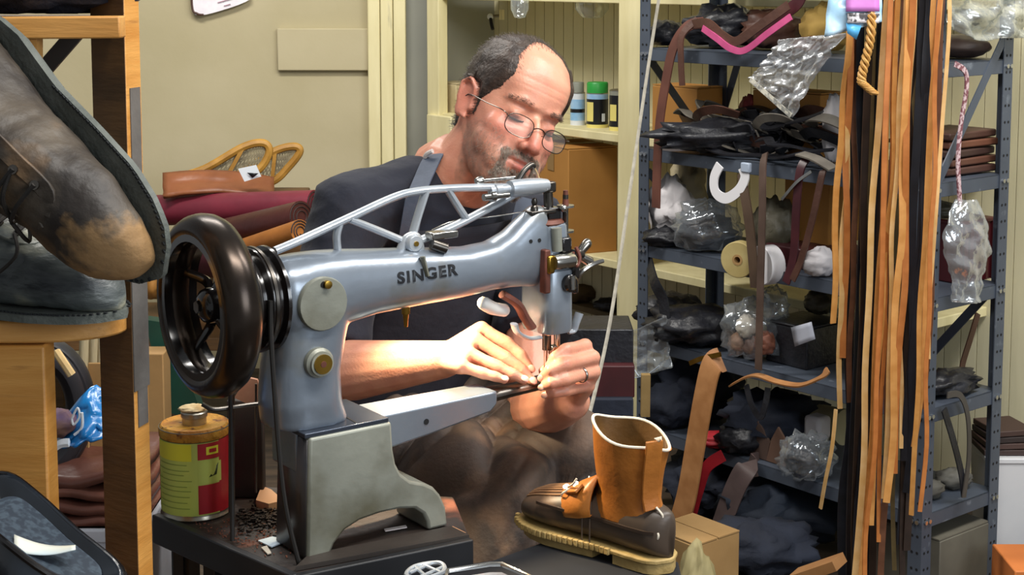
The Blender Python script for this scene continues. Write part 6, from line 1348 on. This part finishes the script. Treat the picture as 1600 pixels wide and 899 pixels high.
belt('lace_end', [(1306, 640, -.06), (1300, 700, -.07), (1290, 750, -.07), (1282, 795, -.06)], .008, LM['l'], 'knotted pale lace hanging over the clear bag', 'lace')
lump('black_cloth', rs(1052, .05, z5), (.07, .06, .06), M_navy, 'navy bundle at the far left of the lowest rack shelf', 'cloth', seed=66, amp=.3)
lump('black_cloth', rs(1165, .03, z5), (.06, .05, .04), M_blkl, 'black bundle beside the red cloth on the lowest shelf', 'cloth', seed=67, amp=.3)
lump('black_cloth', rs(1050, .12, z4), (.09, .09, .05), M_blkl, 'black bundle at the left end of the fourth shelf', 'cloth', seed=68, amp=.3)
# --- floor under the rack
for k, (px, d, r3, m, lab, cat) in enumerate([(1130, .12, (.14, .14, .085), M_navy, 'navy cloth heap on the floor under the rack, left', 'cloth'), (1235, .1, (.15, .13, .09), mat('blue_black_cloth', '#1a2433', '#131a26', rough=.85, scale=9, bump=.2), 'blue-black cloth heap on the floor under the rack, right', 'cloth'), (1190, -.1, (.15, .1, .06), M_navy, 'navy cloth spilling out in front of the rack', 'cloth')]):
    lump('cloth_heap', rs(px, d, 0), r3, m, lab, cat, seed=70+k, amp=.35, nu=36)
p_ = at(1085, 840, 3.3); carton('cardboard_carton', Vector((p_.x, p_.y, 0)), (.14, .14, p_.z+.02), RANG, 'small tan carton behind the boot heel on the floor', M_card)
p_ = at(1088, 890, 3.0); lump('olive_bag', Vector((p_.x, p_.y, 0)), (.05, .05, p_.z/2+.02), mat('khaki_bag', '#a2966a', '#8c8056', rough=.7, scale=12), 'khaki bag at the bottom right of the boot', 'bag', seed=75)
o = MB().bar(at(1242, 902, 3.0), at(1312, 878, 2.95), .06, .02).build('wood_board', mat('tan_board', '#9a6e42', '#845a32', rough=.6, scale=10)); tag(o, 'tan board end at the bottom edge left of the laces', 'board')
# --- left of the rack, behind the hands
ledge_z = .31
lump('clutter', wp(wpx(905, DB-.04), DB-.04, ledge_z), (.06, .032, .03), mat('brown_clutter', '#6a5636', '#4e3e28', rough=.8, scale=20), 'brown scrap heap on the wooden ledge behind the needle', 'scraps', seed=80)
lump('clutter', wp(wpx(958, DB-.04), DB-.04, ledge_z), (.06, .032, .022), M_blkl, 'black scrap heap on the wooden ledge near the rack post', 'scraps', seed=81)
def stackbox(name, x0, x1, y0, y1, Y, m, lab, cat='box', dep=.14):
    a, b = at(x0, y1, Y), at(x1, y0, Y); o = MB().box(((a.x+b.x)/2, Y+dep/2, (a.z+b.z)/2), (b.x-a.x, dep, b.z-a.z)).build(name, m, bevel=.003); return tag(o, lab, cat)
side = thing('side_cabinet', 'dark low cabinet between the man and the rack', 'cabinet', at(930, 899, 3.2))
a, b = at(868, 690, 3.25), at(990, 690, 3.25); zt_ = a.z
MB().box(((a.x+b.x)/2, 3.4, zt_/2), (b.x-a.x, .3, zt_)).build('cabinet_body', mat('dark_cabinet', '#1b1d24', rough=.7), side, bevel=.004, world=True)
for k in (0, 1): MB().box((lerp(a.x, b.x, .27+.46*k), 3.247, zt_/2), ((b.x-a.x)*.44, .008, zt_*.9)).build('cabinet_door', MATS['dark_cabinet'], side, bevel=.002, world=True)
stackbox('blue_binder', 905, 990, 624, 690, 3.28, M_navy, 'dark blue cloth pack lying behind the man\'s left hand', 'pack')
stackbox('maroon_box', 885, 992, 572, 622, 3.3, mat('deep_maroon', '#4a1418', '#380e12', rough=.55, scale=10), 'deep maroon box on the dark blue pack behind the hand')
stackbox('black_case', 880, 990, 515, 570, 3.33, M_blkl, 'black case on top of the deep maroon box', 'case')
p_ = at(888, 640, 3.0)
lump('maroon_cloth', Vector((p_.x, p_.y, 0)), (.05, .05, p_.z/2), mat('maroon_cloth', '#5a1c22', '#451418', rough=.7, scale=10), 'maroon cloth hanging behind the man\'s left elbow', 'cloth', seed=83)
stackbox('beige_box', 742, 868, 634, 720, 3.2, mat('beige_box', '#b8a468', '#a59258', rough=.7, scale=6), 'beige box seen under the man\'s left elbow')
o = MB().bar(at(1008, 650, 3.7), at(1009, 585, 3.7), .022, .022, up=Vector((0, 1, 0))).build('wood_strip', mat('wood_strip', '#94794a', '#806638', rough=.7, scale=14)); tag(o, 'narrow wooden strip standing beside the rack post', 'wood strip')
# --- right end of the rack
def re_(px, py, s_=None): return atp(px, py, RB, RE)      # plane of the end frame
def rer(px, d, z): p = re_(px, 300); q = p-RE*d; return Vector((q.x, q.y, z))
lump('leather_saddle', rer(1545, .09, z1), (.07, .07, .028), mat('umber_leather', '#4d3d36', '#3e302a', rough=.5, scale=10), 'domed umber leather piece on the right end of the upper shelf', 'leather', seed=90, amp=.08)
for k in range(5):
    o = MB().box(rer(1540+4*(k % 2), .1, z2+.012+k*.02), (.18, .13, .017), rz=RANG+R(90)+R(3*(k % 3-1))).build('leather_slab', mat('slab_%d' % k, ['#4a3028', '#5c3a2c', '#3e2a24', '#6a4230', '#4e342a'][k], rough=.55), bevel=.004); tag(o, ['lowest', 'second lowest', 'middle', 'second highest', 'topmost'][k]+' brown leather slab in the stack at the rack end', 'leather', 'brown leather slabs at the rack end')
def bub(u, v_): return atp(lerp(1482, 1606, u), lerp(-60, 40+24*math.sin(min(1, u*1.5)*2.2), v_), RB+RE*.03, RE)+RE*(.03*noise.noise(Vector((u*6, v_*5, 2)))+.012*noise.noise(Vector((u*20, v_*18, 2))))
o = MB().grid(bub, 30, 24).build('bubble_wrap', film('cloudy_film', '#d8dcd8', .6, .25), smooth=180, solid=.002); tag(o, 'cloudy plastic wrap hanging from the top at the right end of the rack', 'plastic wrap')
def cb(u, v_):
    w_ = math.sin(min(1, v_*1.15+.12)*2.6)**.7; return atp(1510+(u-.5)*72*w_, lerp(312, 472, v_), RB+RE*.02, RE)+RE*(.03*math.sin(u*3.14)*w_+.012*noise.noise(Vector((u*5, v_*7, 9)))+.006*noise.noise(Vector((u*15, v_*18, 9))))
o = MB().grid(cb, 26, 34).build('plastic_bag', film('clear_film_bag', '#eef2f4', .76, .14), smooth=180, solid=.0015); tag(o, 'clear plastic bag hanging at the right end of the rack', 'bag')
strap('patterned_ribbon', [atp(x, y, RB+RE*.02, RE) for x, y in ((1492, 100), (1508, 112), (1510, 140), (1502, 190), (1497, 250), (1500, 320))], .013, .003, mat('patterned_ribbon', '#c9b0b4', '#7a4a52', rough=.6, scale=120, lo=.45, hi=.55), 'patterned pink-grey ribbon hanging above the clear bag', 'ribbon', up=RE)
cr = thing('ribbed_crate', 'maroon ribbed plastic crate on the third shelf at the rack end', 'crate', rer(1560, .12, z3), RANG)
MB().box((0, 0, .07), (.14, .12, .14)).build('crate_body', mat('maroon_plastic', '#5a1a22', '#4a141a', rough=.45, scale=8), cr, bevel=.004)
for k in range(6): MB().box((.072, -.055+.022*k, .07), (.006, .006, .135)).build('rib', MATS['maroon_plastic'], cr)
MB().box((0, 0, .142), (.15, .13, .01)).build('crate_rim', MATS['maroon_plastic'], cr, bevel=.003)
lump('olive_bag', rer(1530, .1, z3+.15), (.035, .04, .02), M_olv, 'pale olive bag on top of the maroon crate', 'bag', seed=92)
o = MB().box(rer(1525, .2, z4+.07), (.22, .05, .14), rz=RANG+R(90)).build('brown_box', mat('russet_box', '#5e3222', '#4c2618', rough=.5, scale=8), bevel=.004); tag(o, 'russet brown box at the back of the fourth shelf, rack end', 'box')
lump('leather_bag', rer(1525, .06, z4), (.05, .1, .026), M_blkl, 'black leather bag flopped on the fourth shelf at the rack end', 'bag', seed=93, amp=.3, rz=RANG)
strap('leather_strap', [atp(x, y, RB+RE*.015, RE) for x, y in ((1475, 640), (1490, 690), (1502, 740), (1506, 775))], .018, .003, M_blkl, 'black strap slanting down from the fourth shelf at the rack end', 'strap', up=RE)
strap('leather_strap', [atp(x, y, RB+RE*.02, RE) for x, y in ((1480, 618), (1500, 618), (1512, 650), (1514, 710), (1506, 778))], .014, .003, mat('grey_brown_strap', '#4a4642', '#3a3632', rough=.5), 'grey looped strap hanging from the fourth shelf at the rack end', 'strap', up=RE)
strap('leather_strap', [atp(x, y, RB-RE*.1, RE) for x, y in ((1528, 490), (1516, 530), (1504, 570), (1503, 598))], .02, .003, M_brn, 'brown strap hanging over the russet box', 'strap', up=RE)
for k, (px, lab) in enumerate([(1500, 'left grey cloth shoe on the lowest shelf at the rack end'), (1545, 'right grey cloth shoe on the lowest shelf at the rack end')]):
    lump('cloth_shoe', rer(px, .07, z5), (.045, .03, .024), mat('grey_shoe', '#66645c', '#504e48', rough=.7, scale=14), lab, 'shoe', seed=95+k, rz=RANG+R(60))
carton('storage_box', rer(1525, .1, .0), (.19, .2, .15), RANG+R(90), 'grey box on the floor at the rack end', mat('grey_carton', '#6a665a', '#58544a', rough=.7, scale=8))
# bin and books beyond the rack end
pb_ = at(1578, 760, 3.66); bn = thing('white_bin', 'white bin standing on the floor beyond the rack end', 'bin', (pb_.x, pb_.y, 0))
zt_ = at(1580, 716, 3.6).z
MB().loft([[Vector((pb_.x+x*s_, pb_.y+y*s_, z)) for x, y in ((-.08, -.075), (.08, -.075), (.08, .075), (-.08, .075))] for s_, z in ((.85, 0), (1, zt_))]).build('bin_body', mat('white_bin', '#d5d6d8', '#c6c8cc', rough=.5, scale=6), bn, bevel=.008, world=True)
MB().loft([[Vector((pb_.x+x*s_, pb_.y+y*s_, z)) for x, y in ((-.08, -.075), (.08, -.075), (.08, .075), (-.08, .075))] for s_, z in ((1.04, zt_-.01), (1.04, zt_+.004))]).build('bin_rim', MATS['white_bin'], bn, bevel=.003, world=True)
for k in range(4):
    o = MB().box((pb_.x-.02, pb_.y, zt_+.012+k*.016), (.13-.01*k, .12, .014), rz=R(4*k)).build('dark_folder', mat('folder_%d' % k, ['#3a2a26', '#4a3630', '#2e2422', '#43302a'][k], rough=.6), bevel=.002); tag(o, ['lowest', 'second', 'third', 'topmost'][k]+' dark brown folder stacked on the white bin', 'folder', 'folders on the white bin')
o = MB().box((at(1586, 890, 3.2).x+.09, 3.28, at(1596, 893, 3.2).z/2), (.18, .16, at(1596, 893, 3.2).z)).build('orange_box', mat('orange_box', '#d07a3c', '#c06c30', rough=.6), bevel=.003); tag(o, 'orange box edge at the bottom right corner', 'box')
# ================================================================== snowshoes and leather rolls by the left wall
zl_ = at(380, 395, 4.6).z
wb = thing('back_bench', 'bench along the left wall under leather rolls and snowshoes', 'bench', (-.9, 4.7, 0))
MB().box((-.95, 4.75, zl_-.26), (1.2, .5, .04)).build('bench_top', M_woodd, wb, bevel=.003, world=True)
for sx in (-1, 1):
    for sy in (-1, 1): MB().box((-.95+sx*.55, 4.75+sy*.2, (zl_-.28)/2), (.05, .05, zl_-.28)).build('leg', M_woodd, wb, world=True)
def lroll(x0, y0, x1, y1, Y, r, m, lab):
    a, b = at(x0, y0, Y), at(x1, y1, Y-.25); t = thing('leather_roll', lab, 'leather roll', a); d = (b-a).normalized(); s_, n_ = frame(d)
    MB().cyl(a, b, r, 24).build('rolled_hide', m, t, world=True)
    sp = [b+d*.001+(s_*math.cos(q)+n_*math.sin(q))*r*(.95-.7*q/18) for q in np.linspace(0, 18, 50)]
    MB().tube(sp, .002, 5).build('roll_end', mat('roll_end_dark', '#2a1612', rough=.7), t, world=True)
lroll(200, 330, 492, 322, 4.75, .048, mat('crimson_hide', '#7c2636', '#68202e', rough=.45, scale=6, bump=.08), 'long crimson leather roll by the left wall')
lroll(330, 372, 472, 340, 4.55, .048, mat('oxblood_hide', '#4e221e', '#3c1a17', rough=.4, scale=8, bump=.1), 'thick oxblood leather roll above the tan one')
lroll(350, 402, 470, 362, 4.4, .034, mat('tan_hide', '#a8682a', '#8f5620', rough=.45, scale=8, bump=.1), 'tan leather roll just left of the man\'s arm')
lroll(150, 402, 360, 396, 4.65, .07, mat('wine_hide', '#4a1a22', '#38141a', rough=.5, scale=8), 'dark wine leather roll behind the handwheel')
o = MB().bar(at(496, 308, 4.3), at(492, 372, 4.3), .007, .007).build('white_stick', mat('white_stick', '#d8d8d8', rough=.5)); tag(o, 'thin white stick between leather rolls and the man\'s sleeve', 'stick')
def snowshoe(pix, Y0, Y1, lab, tagp=False):
    t = thing('snowshoe', lab, 'snowshoe', at(pix[0][0], pix[0][1], Y0)); n_ = len(pix)
    P = [at(x, y, lerp(Y0, Y1, (x-260)/210)) for x, y in pix]; rim = spline(P, 8, True); ce = sum(rim, Vector())/len(rim)
    MB().tube(rim, .013, 8, closed=True).build('frame', mat('ash_wood', '#b78838', '#9a6e28', rough=.5, scale=18), t, world=True)
    k = len(rim); m_ = MB()
    for i in range(3, k//2-2, 1):
        m_.tube([rim[i], rim[k-i]], .0022, 5)
        j = (k-i+5) % k; m_.tube([rim[i], rim[j]], .0022, 5); j = (k-i-5) % k; m_.tube([rim[i], rim[j]], .0022, 5)
    o = m_.build('webbing', mat('rawhide', '#8f8468', '#6e6550', rough=.6, scale=30), t, world=True); o['kind'] = 'stuff'
    MB().bar(rim[k//4], rim[k-k//4], .02, .012).build('crossbar', MATS['ash_wood'], t, world=True); return t
snowshoe([(262, 284), (320, 264), (380, 230), (412, 224), (420, 240), (400, 268), (350, 284), (300, 292)], 4.78, 4.86, 'left snowshoe with wooden frame and webbing, carrying a white tag')
snowshoe([(330, 296), (390, 262), (430, 236), (460, 229), (468, 238), (450, 262), (425, 284), (370, 300)], 4.9, 4.95, 'right snowshoe with wooden frame, behind the tagged one')
o = MB().loft([[at(x, y, 4.6)+Vector((0, q, 0)) for x, y in ((372, 264), (400, 258), (408, 276), (382, 284))] for q in (0, .004)]).build('price_tag', M_wht); tag(o, 'white tag with a black mark on the left snowshoe', 'tag')
MB().add([at(x, y, 4.595) for x, y in ((386, 270), (404, 271), (395, 278))], [(0, 1, 2)]).build('tag_mark', M_ink, o, solid=.001, world=True)
def hide(u, v_): return at(lerp(255, 428, u), lerp(lerp(272, 280, u), lerp(308, 312, u), v_)-8*math.sin(u*3), 4.72-.1*v_)+Vector((0, .02, 0))*noise.noise(Vector((u*5, v_*3, 1)))
o = MB().grid(hide, 20, 8).build('leather_hide', mat('saddle_hide', '#8a5230', '#6e3e22', rough=.45, scale=8, bump=.1), smooth=180, solid=.012); tag(o, 'saddle-brown hide folded under the snowshoes', 'leather')
lump('tan_scrap', at(310, 312, 4.68), (.06, .03, .012), mat('tan_piece', '#b08850', '#94703c', rough=.6), 'tan scrap at the left edge of the saddle-brown hide', 'leather scrap', seed=99)
c_ = at(390, 300, 4.88); o = MB().box((c_.x, 4.88, (zl_-.24+at(390, 306, 4.8).z)/2), (.36, .22, at(390, 306, 4.8).z-(zl_-.24))).build('wooden_crate', M_woodd, bevel=.004); tag(o, 'plain wooden crate under the snowshoes, hidden behind the rolls', 'crate')
